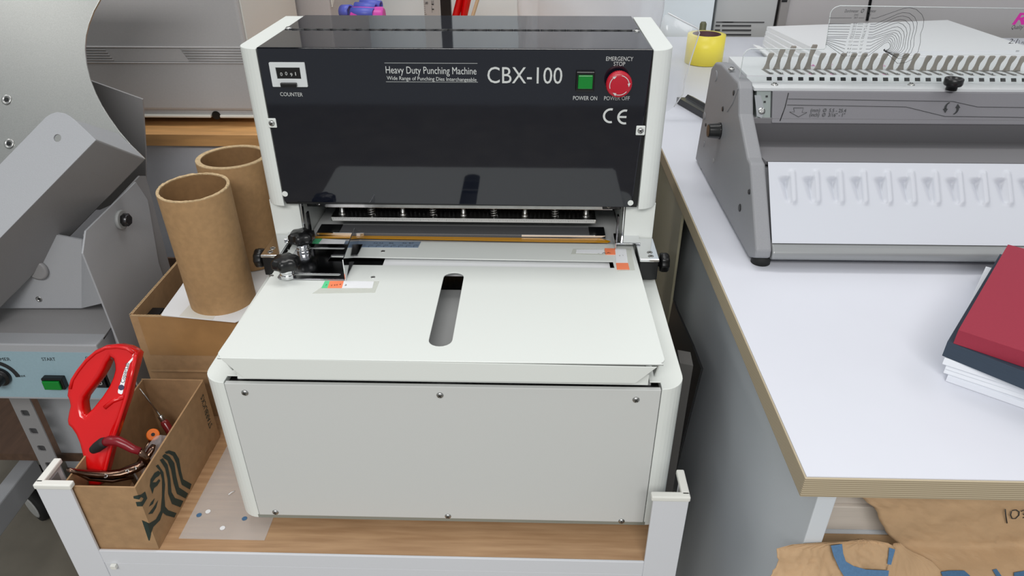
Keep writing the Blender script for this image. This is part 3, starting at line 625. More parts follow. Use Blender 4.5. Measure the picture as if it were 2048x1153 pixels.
# orange capped key tool
q0, q1 = Y(309, 866, .098), Y(290, 900, .075)
d = (q0-q1).normalized(); ok = thing('tool', (q1.x, q1.y, q1.z), 'orange knobbed steel pin tool lying over the pliers in the box', 'hand tool')
b = MB(); b.lathe(q0-d*.004, (.45, -.55, .75), [(.0075, -.006), (.0085, -.005), (.0085, .005), (.0075, .006)], 26); kn = b.build('orange_knob', ORANGE, ok)
t_ = V((.45, -.55, .75)).normalized(); b = MB(); b.cyl(q0-d*.004+t_*.0055, q0-d*.004+t_*.0064, .0025, n=16); b.build('knob_hole', BLACKP, kn)
b = MB(); b.tube([q0-d*.006, q1, q1-d*.02], .0019, 10); b.build('pin', BROWNST, ok)
b = MB(); b.tube([q0-d*.006+V((.007, 0, -.002)), q1+V((.008, 0, 0)), q1-d*.02+V((.008, 0, 0))], .0015, 10); b.build('pin', BROWNST, ok)
# red and black tool handle across the red plate
pts = [(232, 805), (262, 785), (300, 757), (350, 740), (410, 745), (460, 770), (510, 800), (560, 815)]
P = [Y(*zc(x, y), .010-(i*.001)) for i, (x, y) in enumerate(pts)]
hd = thing('pliers', tuple(P[-1]), 'dark red tool handle with black rubber tip resting on the red handle', 'pliers')
b = MB(); b.tube(P[2:], [.0055, .0062, .0062, .0058, .0052, .0046], 14); b.build('grip', DARKRED, hd)
b = MB(); b.tube(P[:3]+[P[2]+(P[3]-P[2])*.4], [.0052, .0068, .0070, .0062], 14); b.build('rubber_tip', RUBBER, hd)
b = MB(); b.tube([P[-1], P[-1]+V((-.001, .006, -.02)), P[-1]+V((-.004, .012, -.045))], [.004, .005, .004], 10); b.build('jaw', BROWNST, hd)
# brown chromed pliers
pts = [(60, 945), (110, 958), (180, 968), (260, 976), (340, 976), (420, 968), (490, 945), (540, 925), (575, 905), (605, 860), (640, 800), (655, 770)]
P = [Y(*zc(x, y), -.022+.0055*i) for i, (x, y) in enumerate(pts)]
pl = thing('pliers', tuple(P[6]), 'brown chromed steel pliers lying across the front of the tool box', 'pliers')
b = MB(); b.tube(P, [.0042, .0050, .0052, .0056, .0060, .0068, .0078, .0078, .007, .006, .0052, .003], 14, flat=.65, up=(0, 0, 1)); b.build('handle', BROWNST, pl)
b = MB(); b.tube([P[0]+V((.003, .004, -.007)), P[2]+V((0, .002, -.011)), P[4]+V((0, .002, -.012)), P[6]+V((.0, .002, -.012))], [.0038, .0046, .0050, .0055], 12, flat=.65, up=(0, 0, 1)); b.build('handle', BROWNST, pl)
for i in (4, 6, 7): screw(P[i]+V((0, -.006, .003)), (0, -.7, .7), .0028, pl, 'rivet', kind='sunk')
b = MB(); b.prism([P[6]+V((-.004, -.002, -.005)), P[6]+V((.004, -.002, -.005)), P[6]+V((.010, -.002, -.055)), P[6]+V((.004, -.002, -.055))], (0, .003, 0)); b.build('blade', STEEL, pl)
# maroon handled tool low in the box, and a clear bag
b = MB(); b.tube([(-.425, -.018, .010), (-.405, -.012, .016), (-.388, -.004, .022)], [.008, .009, .007], 14); o = b.build('hand_tool', DARKRED); recentre(o); tag(o, 'short crimson hand tool low in the box under the brown pliers', 'hand tool')
bg = MB(); rnd = random.Random(4); rings = []
for j in range(9):
    ring = []
    for i in range(18):
        a = 2*math.pi*i/18; rr = .017*math.sin(math.pi*(j+.35)/9)+.003
        ring.append((-.396+rr*math.cos(a)*rnd.uniform(.8, 1.1), .055+1.9*rr*math.sin(a)*rnd.uniform(.85, 1.15), .020+.0095*j))
    rings.append(ring)
bg.loops(rings); o = bg.build('plastic_bag', mat('clear_film', (235, 228, 228), .12, alpha=.3, spec=.8)); recentre(o); tag(o, 'small crumpled clear plastic bag among the tools in the box', 'plastic bag')

# ================================================================== CORRUGATED BOX with paper and tubes
cb = thing('cardboard_box', (-.40, .33, 0), 'taller brown corrugated box with parcel tape behind the tool box, paper lying in it', 'box')
KX0, KX1, KY0, KY1, KZ = -.4830, -.2860, .2160, .4620, .190
TAPEB = mat('parcel_tape', (166, 126, 82), .3, noise=.12, nscale=40)
b = MB(); t4 = .004
b.box(KX0, KX1, KY0, KY0+t4, .0005, KZ); fw = b.build('front_wall', CARD, cb)
b = MB(); b.box(KX0+.012, KX1, KY0-.0006, KY0-.0001, .120, KZ-.002); b.build('parcel_tape', TAPEB, fw)
b = MB(); b.tube([(KX0+.006, KY0-.0006, .0905), (KX1, KY0-.0006, .090)], .0024, 8); b.build('flap_fold', CARD, fw)
b = MB(); b.box(KX0, KX0+t4, KY0+t4, KY1, .0005, KZ+.002); lw = b.build('side_wall', CARD, cb)
b = MB(); zt = KZ+.0021; n = 44
for k in range(n):
    y0 = KY0+t4+(KY1-KY0-t4)*k/n; dy = (KY1-KY0-t4)/n
    b.tube([(KX0+.0004, y0, zt), (KX0+t4-.0004, y0+dy/2, zt), (KX0+.0004, y0+dy, zt)], .00035, 5)
b.tube([(KX0+.0003, KY0, zt), (KX0+.0003, KY1, zt)], .0004, 5); b.tube([(KX0+t4-.0003, KY0+t4, zt), (KX0+t4-.0003, KY1, zt)], .0004, 5)
b.build('corrugated_edge', TUBEE, lw)
b = MB(); n = 40
for k in range(n):
    x0 = KX0+(KX1-KX0)*k/n; dx = (KX1-KX0)/n
    b.tube([(x0, KY0+.0004, KZ), (x0+dx/2, KY0+t4-.0004, KZ), (x0+dx, KY0+.0004, KZ)], .00035, 5)
b.tube([(KX0, KY0+.0003, KZ), (KX1, KY0+.0003, KZ)], .0004, 5); b.build('corrugated_edge', TUBEE, fw)
b = MB(); b.box(KX1-t4, KX1, KY0+t4, KY1, .0005, KZ-.005); b.build('side_wall', CARD, cb)
b = MB(); b.box(KX0+t4, KX1-t4, KY1-t4, KY1, .0005, KZ-.005); b.build('back_wall', CARD, cb)
b = MB(); b.box(KX0+t4, KX1-t4, KY0+t4, KY1-t4, .0005, .003); b.build('bottom', CARDIN, cb)
# filler stack inside the box, its top sheet of paper
b = MB(); b.box(KX0+.03, KX1-.006, KY0+.006, KY1-.03, .004, .1755); o = recentre(b.build('paper_stack', REAM)); tag(o, 'stack of paper filling the corrugated box, below its white top sheet', 'paper')
zs = .1915; sheet = [Z(323, 632, zs), Z(470, 646, zs), V((-.291, .228, zs)), V((-.291, .458, zs)), V((-.44, .458, zs)), Z(398, 520, zs), Z(362, 575, zs), Z(328, 622, zs)]
b = MB(); b.prism(sheet, (0, 0, .0012)); o = recentre(b.build('paper_sheet', PAPER)); tag(o, 'white paper sheet on the corrugated box, below the cardboard tubes', 'paper')
b = MB(); q = [Z(358, 633, zs+.0014), Z(425, 640, zs+.0014), Z(440, 618, zs+.0014), Z(385, 604, zs+.0014)]; b.prism(q, (0, 0, .0002)); so2 = b.build('clear_tape', mat('tape_on_paper', (226, 224, 216), .3)); recentre(so2); tag(so2, 'strip of clear tape stuck across the white sheet beside the front tube', 'tape')
b = MB(); b.box(KX0+.006, KX0+.024, KY0+.012, KY0+.05, .146, .172); o = recentre(b.build('black_pouch', BLACKM)); tag(o, 'black object tucked beside the paper in the corrugated box', 'pouch')
# cardboard tubes
def ctube(p0, p1, r0, r1, thick, label, ragged, seed):
    p0 = V(p0); p1 = V(p1); ax = (p1-p0).normalized(); L = (p1-p0).length; b = MB(); rnd = random.Random(seed)
    t = thing('cardboard_tube', tuple(p0), label, 'cardboard tube', 'cardboard tubes')
    e1 = ax.cross(V((0, 1, 0))).normalized(); e2 = ax.cross(e1); n = 64
    def ring(r, h, jit=0): return [p0+ax*(h+jit*rnd.uniform(-1, 1))+(e1*math.cos(2*math.pi*k/n)+e2*math.sin(2*math.pi*k/n))*(r+jit*.4*rnd.uniform(-1, 1)) for k in range(n)]
    b.smooth = True; b.loops([ring(r0, 0), ring((r0+r1)/2, L/2), ring(r1, L-.0006, ragged*.3)], cap=False); b.build('outer_wrap', TUBEM, t)
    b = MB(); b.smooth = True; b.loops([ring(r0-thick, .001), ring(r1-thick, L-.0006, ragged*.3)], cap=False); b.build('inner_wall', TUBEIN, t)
    b = MB(); b.loops([ring(r1+.0001, L-.0012), ring(r1-.0004, L+.0002, ragged), ring(r1-thick*.5, L+.0003, ragged), ring(r1-thick+.0002, L, ragged), ring(r1-thick-.0001, L-.0014)], cap=False); b.build('cut_edge', TUBEE, t)
    return t
tb1 = Z(447, 598, zs+.0016); tt1 = Y(386, 374, tb1.y-.006)
ctube(tb1, tt1, .0465, .0475, .0042, 'front cardboard tube with a ragged rim, standing on the white sheet', .0006, 1)
tt2 = Y(464, 313, .395); ctube((tt2.x+.001, .393, zs+.0016), tt2, .0520, .0535, .0078, 'back cardboard tube with a clean thick cut rim, behind the front tube', .0000, 2)


# ================================================================== PAPER JOGGER on its stand (left)
jg = thing('paper_jogger', (-.75, .40, -.30), 'grey paper jogger with tilted steel tray and blue control panel at the left edge', 'paper jogger')
JX = -.520
A = Y(193, 280, .260); B = Y(290, 318, .352); N = (A-B).normalized()
C1 = ray(0, 478); t_ = (A-CP).dot(N)/C1.dot(N); C1 = CP+C1*t_          # the ridge lies square to N
D = (C1-A).normalized(); wd = (A-B).length; LEN = .62
def FP(px, py): return on(px, py, A, N)      # lip plane
def PP(px, py): return on(px, py, B, N)      # tray floor plane
b = MB(); th = .0022
b.prism([A, A+D*LEN, B+D*LEN, B], (N.cross(D)).normalized()*-th if (N.cross(D)).z < 0 else N.cross(D).normalized()*-th)
b.build('tray_wall', GREYD, jg)
fl = [A, FP(150, 240), FP(141, 233), FP(130, 227), FP(116, 225), FP(104, 228), FP(94, 234)]
E1 = FP(94, 234); E2 = E1+(D*((LEN)))
fl2 = fl+[E2, A+D*LEN]
hc = FP(116, 277); e1 = D; e2 = N.cross(D)
def P2(p): q = p-A; return (q.dot(e1), q.dot(e2))
hcc = P2(hc)
holes_plate('tray_lip', GREYM, jg, [P2(p) for p in fl2], [arc(hcc[0], hcc[1], .0052, 0, 345, 20)], A+N*.0003, e1, e2, .0022, .0004)
b = MB(); ep = [FP(150, 240), A, B, PP(238, 268)]; nE = (ep[1]-ep[0]).cross(ep[2]-ep[1]).normalized(); b.prism(ep, -nE*.0018 if nE.x > 0 else nE*.0018); b.build('tray_end', GREYM, jg)
pl_ = [(290, 317), (262, 290), (238, 262), (218, 234), (203, 210), (191, 186), (180, 158), (173, 128), (170, 98), (172, 72), (178, 48), (188, 22), (203, -5), (225, -40), (260, -80)]
pp = [P2(PP(*p)) for p in pl_]; far = [P2(PP(-300, -80)), P2(B+D*LEN)]
dB = (B-A).dot(N)
holes_plate('steel_plate', BRUSH, jg, pp+far, [], A+N*(dB-.001), e1, e2, .0030, .0005)
for q in ((14, 200), (19, 288)): screw(PP(*q)+N*.0012, N, .0078, jg, 'countersunk_screw', kind='sunk')
# side plates
b = MB(); b.prism([X(170, 470, JX-.004), X(240, 700, JX-.004), V((JX-.004, .232, -.05)), V((JX-.004, .423, -.05)), X(338, 527, JX-.004), X(299, 379, JX-.004), X(291, 352, JX-.004), X(280, 352, JX-.004)], (-.003, 0, 0)); b.build('side_plate', GREYD, jg)
b = MB(); b.prism([X(172, 462, JX), X(166, 507, JX), X(243, 700, JX), V((JX, .245, -.05)), V((JX, .405, -.05)), X(318, 527, JX), X(296, 400, JX), X(272, 364, JX)], (-.0028, 0, 0)); b.build('mounting_plate', GREYM, jg, bevel=.0008)
rp = [(176, 160), (285, 199), (291, 300), (292, 380), (200, 420), (120, 420), (60, 200)]
b = MB(); b.prism([Y(*p, .520) for p in rp], (0, .004, 0)); b.build('rear_guard', GREYD, jg)
p = X(240, 440, JX); b = MB(); b.lathe(p, (1, 0, 0), [(.0150, -.001), (.0150, .004), (.0135, .005)], 28); wa = b.build('washer', mat('washer_grey', (150, 152, 152), .5), jg)
b = MB(); b.lathe(p+V((.0045, 0, 0)), (1, 0, 0), [(.0098, 0), (.0098, .009), (.0085, .010)], 6); b.build('hex_bolt', DARKST, wa)
# hood front with crease, recess and sloped ledge
hz = [Y(*p, .27) for p in [(-150, 617), (163, 617), (163, 480), (-150, 420)]]
b = MB(); b.prism(hz, (0, .003, 0)); b.prism([Y(163, 617, .27), X(205, 607, JX-.007), X(190, 560, JX-.007), X(176, 480, JX-.007), Y(163, 480, .27)], (0, .003, 0)); b.build('hood', GREYM, jg)
screw(Y(78, 599, .2698), (0, -1, 0), .0050, jg, 'hex_screw', kind='sunk')
b = MB(); b.lathe(Y(75, 540, .268), (0, -1, 0), [(.016, -.004), (.016, .003), (.013, .004)], 28); b.build('spring_mount', GREYD, jg)
b = MB(); b.box(-1.2, JX-.008, .330, .335, .02, .20); b.build('recess_back', BLACKM, jg)
PYp = .200
ztop = Y(115, 690, PYp).z; zbot = Y(115, 800, PYp).z; xr = -.537
b = MB(); b.prism([(xr, PYp+.02, ztop-.001), (xr, .33, ztop+.012), (xr, .33, ztop+.009), (xr, PYp+.02, ztop-.004)], (-.66, 0, 0)); b.build('ledge', GREYD, jg)
for q in (15, 167): screw(Y(q, 680, .262), (0, -.2, 1), .0055, jg, 'hex_screw', kind='sunk')
# control box
b = MB(); b.box(-1.2, xr, PYp, .34, zbot, ztop); bx = b.build('control_box', GREYM, jg, bevel=.002)
zf1 = Y(115, 705, PYp).z; zf0 = Y(115, 795, PYp).z
b = MB(); b.box(-1.199, xr-.004, PYp-.0008, PYp, zf0, zf1); film = b.build('panel_film', TEAL, bx)
def jt(s, a, c, h): text(s, Y(*a, PYp-.0009), Y(*c, PYp-.0009), h, UPZ, INKB, film, lift=.0003)
jt('START', (85, 722), (112, 722), .0062); jt('TIMER', (-9, 722), (22, 722), .0062); jt('Max', (35, 755), (52, 754), .0056); jt('ON', (172, 720), (186, 720), .0062)
p = Y(114, 761, PYp); b = MB(); b.box(p.x-.0160, p.x+.0160, PYp-.0105, PYp, p.z-.0105, p.z+.0105); sbn = b.build('start_button', BLACKP, bx, bevel=.0015)
b = MB(); b.box(p.x-.0140, p.x+.0120, PYp-.0135, PYp-.010, p.z-.0085, p.z+.0070); b.build('green_key', GREENB, sbn, bevel=.001)
p = Y(3, 752, PYp); b = MB(); b.lathe(p, (0, -1, 0), [(.016, 0), (.0155, .006), (.0110, .008), (.0100, .020), (.0088, .0205)], 30); kb = b.build('timer_knob', BLACKP, bx, bevel=.0004)
b = MB(); b.lathe(p+V((0, -.0206, 0)), (0, -1, 0), [(.0066, 0), (.0062, .0008)], 24); b.build('knob_face', GREYD, kb)
o_ = ring_sector(p.x-.004, p.z-.004, .034, .0265, 5, 120, 16); n = len(o_)//2; oo, ii = o_[:n], o_[n:][::-1]; b = MB(); y = PYp-.0012
for j in range(n-1): b.poly([(oo[j][0], y, oo[j][1]), (oo[j+1][0], y, oo[j+1][1]), (ii[j+1][0], y, ii[j+1][1]), (ii[j][0], y, ii[j][1])])
b.build('printed_arc', INKB, film)
p = Y(205, 762, PYp); b = MB(); b.box(p.x-.015, p.x+.011, PYp-.003, PYp, p.z-.012, p.z+.018); rk = b.build('rocker_switch', BLACKP, bx, bevel=.0015)
b = MB(); b.prism([(p.x-.012, PYp-.0032, p.z-.010), (p.x-.012, PYp-.0070, p.z-.008), (p.x-.012, PYp-.0036, p.z+.004), (p.x-.012, PYp-.0060, p.z+.016)], (.020, 0, 0)); rkk = b.build('rocker', BLACKP, rk)
q = Y(200, 768, PYp-.008); b = MB(); b.lathe((q.x, PYp-.0072, q.z), (0, -1, 0), [(.0030, 0), (.0030, .0003), (.0021, .0003), (.0021, 0)], 18, cap=False); b.build('printed_circle', INKW, rkk)
# stand: slotted angle leg, grey side panel, shelf, rail
st_ = thing('steel_stand', (-.80, .4, FL), 'slotted steel stand on casters below the grey paper jogger', 'stand')
ly = .300; lx = Y(20, 800, ly).x
b = MB(); b.box(lx, lx+.0025, ly, ly+.030, FL+.08, zbot-.001)
leg = b.build('slotted_leg', GREYD, st_)
holes_plate('slotted_leg', GREYD, st_, [(0, 0), (.036, 0), (.036, .52), (0, .52)], [rrect(.010, .024, .02+.042*k, .034+.042*k, .003, 3) for k in range(12)], (lx, ly, FL+.02), (1, 0, 0), (0, 0, 1), .0025)
lp0 = Y(75, 800, .345); b = MB(); b.prism([(lp0.x, .345, zbot), (-.526, .345, zbot), (-.526, .345, -.36), (lp0.x, .345, -.36)], (0, .003, 0)); b.build('side_cover', GREYM, st_)
DWOOD = mat('dark_shelf_wood', (92, 68, 52), .6, noise=.3, nscale=6, stretch=(14, 2, 14))
b = MB(); b.box(-1.25, lx+.20, .34, .655, -.232, -.215); b.build('shelf', DWOOD, st_)
b = MB(); b.box(-1.25, -.53, .655, .660, FL+.1, zbot); b.build('back_board', DWOOD, st_)
b = MB(); b.box(lx+.037, -.50, .36, .365, -.27, -.21); b.build('cross_brace', GREYD, st_)
for zq in (-.205, -.23): screw((lx+.028, ly-.0015, zq), (0, -1, 0), .006, st_, 'leg_bolt')
# long grey rail running towards the viewer
r0_ = on(72, 915, (0, .40, 0), (0, 1, 0)); r1_ = Z(-60, 1085, r0_.z-.0)
d = (r1_-r0_).normalized(); side = d.cross(V((0, 0, 1))).normalized()
b = MB(); b.prism([r0_, r0_+V((0, 0, -.055)), r0_+V((0, 0, -.055))+side*.03, r0_+side*.03], d*.75); rl = b.build('base_rail', GREYM, st_, bevel=.003)
cpos = Z(78, 1033, FL); cpos = V((cpos.x+.005, cpos.y+.01, FL))
b = MB(); b.lathe(cpos+V((.012, 0, .040)), (-.5, -.85, 0), [(.012, 0), (.038, .001), (.040, .005), (.040, .019), (.038, .023), (.012, .024)], 36); cw = b.build('caster_wheel', RUBBER, st_)
b = MB(); b.lathe(cpos+V((.012, 0, .040))+V((-.5, -.85, 0)).normalized()*.0235, (-.5, -.85, 0), [(.027, 0), (.0275, .002), (.022, .003), (.012, .0015), (.004, .003)], 30); b.build('wheel_hub', mat('hub_grey', (176, 176, 174), .5), cw)
b = MB(); b.box(cpos.x-.02, cpos.x+.03, cpos.y-.0, cpos.y+.05, FL+.055, FL+.10); b.build('caster_fork', BLACKM, st_, bevel=.003)

# ================================================================== BENCH BEHIND, printers and wall things
BY = .690; BZ = .300
bn = thing('wooden_bench', (-.6, 1.1, FL), 'long wooden topped bench behind the punching machine, carrying a grey printer', 'bench')
b = MB(); b.box(-1.9, .300, BY, 1.62, BZ-.024, BZ); b.build('bench_top', WOODB, bn, bevel=.001)
b = MB(); b.box(-1.9, .300, BY+.015, BY+.018, FL, BZ-.0245); b.build('front_board', mat('bench_grey_board', (206, 208, 216), .5, noise=.03, nscale=90), bn)
def prect(p, y): return Y(p[0], p[1], y)
def printer_shell(t, x0, x1, y, y1, z0, z1, slant, m, name='body'):
    b = MB(); b.prism([(x0, y, z0), (x0, y1, z0), (x0, y1, z1), (x0, y+slant, z1)], (x1-x0, 0, 0)); return b.build(name, m, t, bevel=.006)
py_ = .740
gp = thing('printer', (-.72, .95, BZ), 'big grey office printer with ribbed band on its front, on the wooden bench', 'printer')
x1 = Y(477, 20, py_).x; zb0 = Y(400, 222, py_).z; zg1 = Y(320, 92, py_).z; zg0 = Y(320, 128, py_).z
printer_shell(gp, -1.35, x1, py_, 1.08, zb0, .95, .0, PRINTER)
zl0 = Y(400, 236, py_).z
b = MB(); b.box(-1.34, x1-.004, py_+.006, 1.07, zl0+.004, zb0); b.build('base', PRINTER, gp)
xn = Y(430, 230, py_).x
b = MB(); b.box(-1.34, xn-.009, py_-.001, py_+.02, zl0, zl0+.006); b.build('base_lip', PRINTERL, gp, bevel=.002)
b = MB(); b.box(xn+.009, x1, py_-.001, py_+.02, zl0, zl0+.006); b.build('base_lip', PRINTERL, gp, bevel=.002)
b = MB(); b.lathe((xn, py_+.0055, zl0+.004), (0, -1, 0), [(.0085, 0), (.0085, .0012)], 24); b.build('finger_notch', BLACKM, gp)
for x in (-1.25, -.56): b = MB(); b.lathe((x, .90, BZ), (0, 0, 1), [(.03, 0), (.03, zl0+.005-BZ)], 20); b.build('foot', RUBBER, gp)
nb = 7; xa = Y(215, 93, py_).x; xb_ = Y(368, 97, py_).x; dz = (zg1-zg0)/nb
for k in range(nb):
    zc_ = zg1-dz*(k+.5); b = MB(); sh_ = (k-3)*.0022
    if k in (0, nb-1): b.tube([(-1.33, py_-.0005, zc_), (x1-.002, py_-.0005, zc_)], dz*.36, 8); b.build('rib', PRINTER, gp)
    else:
        b.tube([(-1.33, py_-.0005, zc_), (xa+sh_, py_-.0005, zc_)], dz*.36, 8); b.build('rib', PRINTER, gp)
        b = MB(); b.tube([(xb_+sh_, py_-.0005, zc_), (x1-.002, py_-.0005, zc_)], dz*.36, 8); b.build('rib', PRINTER, gp)
b = MB(); b.prism([(xa-.008+.0, py_-.0015, zg1-dz), (xb_-.008, py_-.0015, zg1-dz), (xb_+.006, py_-.0015, zg0+dz), (xa+.006, py_-.0015, zg0+dz)], (0, .004, 0)); b.build('badge_plate', PRINTER, gp)
b = MB(); b.box(x1+.0002, x1+.003, py_+.01, 1.07, zl0+.004, .945); b.build('side_panel', PRINTERL, gp)
# second grey cabinet right behind it
g2y = 1.10
x0 = Y(532, 30, g2y).x; x1b = Y(661, 20, g2y).x
dc = thing('equipment_cabinet', (x0, g2y, BZ), 'mid grey equipment cabinet with small side ribs, just right of the big ribbed printer', 'cabinet')
b = MB(); b.box(x0-.22, x1b, g2y, 1.5, BZ+.001, 1.05); b.build('body', PRINTER, dc, bevel=.004)
for k in range(4):
    p = Y(664+k, 2+4*k, g2y+.01); b = MB(); b.prism([(x1b+.0005, g2y+.01, p.z), (x1b+.0005, g2y+.05, p.z+.022), (x1b+.0005, g2y+.05, p.z+.026), (x1b+.0005, g2y+.01, p.z+.004)], (.003, 0, 0)); b.build('side_rib', PRINTERL, dc)
# light grey machine body behind the punching machine
by3 = 1.42
x0 = x1b+.02; x1c = Y(1040, 20, by3).x
lb = thing('locker', ((x0+x1c)/2, by3, FL), 'pale grey locker behind the punching machine, backdrop of the red strip and steel ruler', 'locker')
b = MB(); b.box(-.62, .64, 1.625, 2.0, FL, 1.5); b.build('body', mat('locker_paint', (226, 235, 240), .6), lb, bevel=.003)
# things standing on the bench in front of the locker
ry = 1.30
def upright(name, pxs, y, ztop, thick, m, label, cat):
    x0 = Y(pxs[0], 20, y).x; x1 = Y(pxs[1], 20, y).x; b = MB(); b.box(x0, x1, y, y+thick, BZ+.0005, ztop)
    o = recentre(b.build(name, m, None, bevel=.0008)); tag(o, label, cat); return o, x0, x1
rt = thing('steel_ruler', (Y(863, 20, ry).x, ry, BZ), 'upright steel ruler behind the punching machine, left of the black bar', 'ruler')
x0 = Y(848, 15, ry).x; x1 = Y(880, 15, ry).x; b = MB(); b.box(x0, x1, ry, ry+.0015, BZ+.0005, 1.05); b.build('blade', mat('ruler_grey', (186, 188, 188), .35, .3), rt)
b = MB()
for k in range(60):
    zz = .34+k*.005; b.box(x0+.0004, x0+(.006 if k % 5 == 0 else .0035), ry-.0004, ry, zz, zz+.0007)
b.build('ruler_ticks', INKB, rt)
text('TEO 0251', (x0+(x1-x0)*.62, ry-.0004, .42), (x0+(x1-x0)*.62, ry-.0004, .53), .006, (-1, 0, 0), INKB, rt)
for k, ch in enumerate('8967'):
    zz = .44+k*.028; text(ch, (x0+.011, ry-.0004, zz), (x0+.011, ry-.0004, zz+.006), .007, (-1, 0, 0), INKB, rt)
upright('black_bar', (881, 902), ry, .80, .02, BLACKM, 'upright matt black bar standing between the steel ruler and the red strip', 'bar')
rs_ = thing('red_strip', (Y(930, 20, ry).x, ry, BZ), 'two glossy red plastic bands standing upright behind the punching machine', 'plastic strip')
for a0, a1, c0, c1, z0 in ((903, 919, 914, 928, 0), (920, 934, 926, 944, 0)):
    lo0, lo1 = Y(a0, 36, ry), Y(a1, 36, ry); hi0, hi1 = Y(c0, -8, ry), Y(c1, -8, ry)
    b = MB(); n = 10
    rows = []
    for f in (-.35, 0, .5, 1, 1.6, 2.2):
        A0, A1 = lo0.lerp(hi0, f), lo1.lerp(hi1, f)
        rows.append([A0.lerp(A1, k/n)+V((0, -.012*math.sin(math.pi*k/n), 0)) for k in range(n+1)]+[A0.lerp(A1, 1-k/n)+V((0, .004, 0)) for k in range(n+1)])
    b.smooth = True; b.loops(rows); b.build('band', RED, rs_)
pk, pq = Y(944, 36, ry), Y(957, -6, ry); b = MB(); b.tube([pk+(pk-pq)*.8, pk, pq, pq+(pq-pk)*.8], .0045, 8); o = b.build('wooden_stick', mat('pale_wood_stick', (206, 184, 150), .6)); recentre(o); tag(o, 'slim pale wooden stick leaning right beside the two red bands', 'stick')
# blue clips over a pink roll
cy = .98
BLUEC = mat('blue_violet_plastic', (84, 94, 190), .4); PINKC = mat('pink_magenta_plastic', (206, 66, 168), .35)
def halftube(p0, p1, r, name, m, label, grp):
    p0 = V(p0); p1 = V(p1); ax = (p1-p0).normalized(); e1 = ax.cross(V((0, 0, 1))).normalized(); e2 = e1.cross(ax); b = MB(); rings = []
    for p in (p0, p1):
        rings.append([p+(e1*math.cos(a)+e2*math.sin(a))*r for a in [math.radians(-25+255*k/16) for k in range(17)]]+[p+(e1*math.cos(a)+e2*math.sin(a))*(r-.0035) for a in [math.radians(-25+255*(16-k)/16) for k in range(17)]])
    b.smooth = True; b.loops(rings); o = b.build(name, m); recentre(o); tag(o, label, 'clip', grp); return o
halftube(Y(686, 24, cy), Y(702, 24, cy-.01), .0150, 'plastic_clip', BLUEC, 'small blue plastic clip, lowest left of the blue clips on the pink roll', 'blue plastic clips')
halftube(Y(704, 26, cy-.01), Y(748, 28, cy-.02), .0120, 'plastic_clip', BLUEC, 'blue plastic clip lying lowest, directly left of the pink roll end', 'blue plastic clips')
halftube(Y(711, 14, cy+.01), Y(752, 17, cy), .0105, 'plastic_clip', BLUEC, 'blue plastic clip in the middle of the pile on the pink roll', 'blue plastic clips')
halftube(Y(722, 7, cy+.03), Y(762, 12, cy+.02), .0110, 'plastic_clip', BLUEC, 'topmost blue plastic clip, reaching furthest right on the pile', 'blue plastic clips')
pr0 = Y(768, 36, cy-.012)
b = MB(); b.lathe((Y(705, 36, cy).x, cy-.005, pr0.z), (1, 0, 0), [(.019, 0), (.0215, .003), (.0215, (pr0.x-Y(705, 36, cy).x)-.003), (.018, (pr0.x-Y(705, 36, cy).x))], 40)
b.box(Y(715, 36, cy).x, Y(755, 36, cy).x, cy-.018, cy+.008, BZ+.001, pr0.z-.012); pr1 = recentre(b.build('plastic_roll', PINKC)); tag(pr1, 'glossy pink magenta roll holding the blue plastic clips, behind the machine', 'roll')

# clear plastic bag standing behind the machine and its loose flap
BAG = mat('milky_film', (250, 250, 254), .18, alpha=.5, spec=.7, bump=.5, bscale=26); BAGC = mat('clear_flap_film', (236, 238, 240), .1, alpha=.30, spec=.9, bump=.5, bscale=20)
by0 = .93; c0 = Y(1032, 20, by0).x; c1 = Y(1334, 20, by0).x; cxb = (c0+c1)/2; rb = (c1-c0)/2*.985
bagt = thing('plastic_bag', (cxb, by0+.05, BZ), 'large milky plastic bag around a white roll behind the right of the machine', 'plastic bag')
b = MB(); rnd = random.Random(3); rings = []; n = 72
for j in range(15):
    z_ = BZ+.002+.045*j
    rings.append([(cxb+(rb-.004*math.sin(j*.9))*math.cos(a)+.003*math.sin(a*11+j), by0+.06+rb*.8*math.sin(a)+.004*math.sin(a*7+j*1.3), z_) for a in [2*math.pi*k/n for k in range(n)]])
b.smooth = True; b.loops(rings); b.build('film', BAG, bagt, solid=0)
b = MB(); b.lathe((cxb, by0+.06, BZ+.004), (0, 0, 1), [(rb*.72, 0), (rb*.72, .60)], 48); b.build('white_roll', PAPER, bagt, bevel=.003)
b = MB(); fl = [(1336, 26), (1362, 40), (1398, 58), (1399, 66), (1384, 112), (1368, 165), (1366, 188), (1350, 212), (1335, 225), (1318, 225), (1318, 30)]
fy = .80; rings = []
cen = Y(1340, 120, fy)
P0 = [Y(*q, fy) for q in fl]
b.loops([P0, [p+(cen-p)*.25+V((0, -.015, 0)) for p in P0], [p+(cen-p)*.7+V((0, -.022+.004*(i % 2), 0)) for i, p in enumerate(P0)]], cap=False)
b.face([len(b.v)-len(P0)+k for k in range(len(P0))]); b.build('loose_flap', BAGC, bagt, subsurf=2)
b = MB(); b.tube([Y(*q, fy-.001) for q in ((1336, 26), (1362, 40), (1396, 57), (1399, 66), (1384, 112), (1369, 162), (1366, 188), (1348, 214))], .0012, 6); b.build('flap_edge', mat('film_edge', (232, 234, 236), .2), bagt)

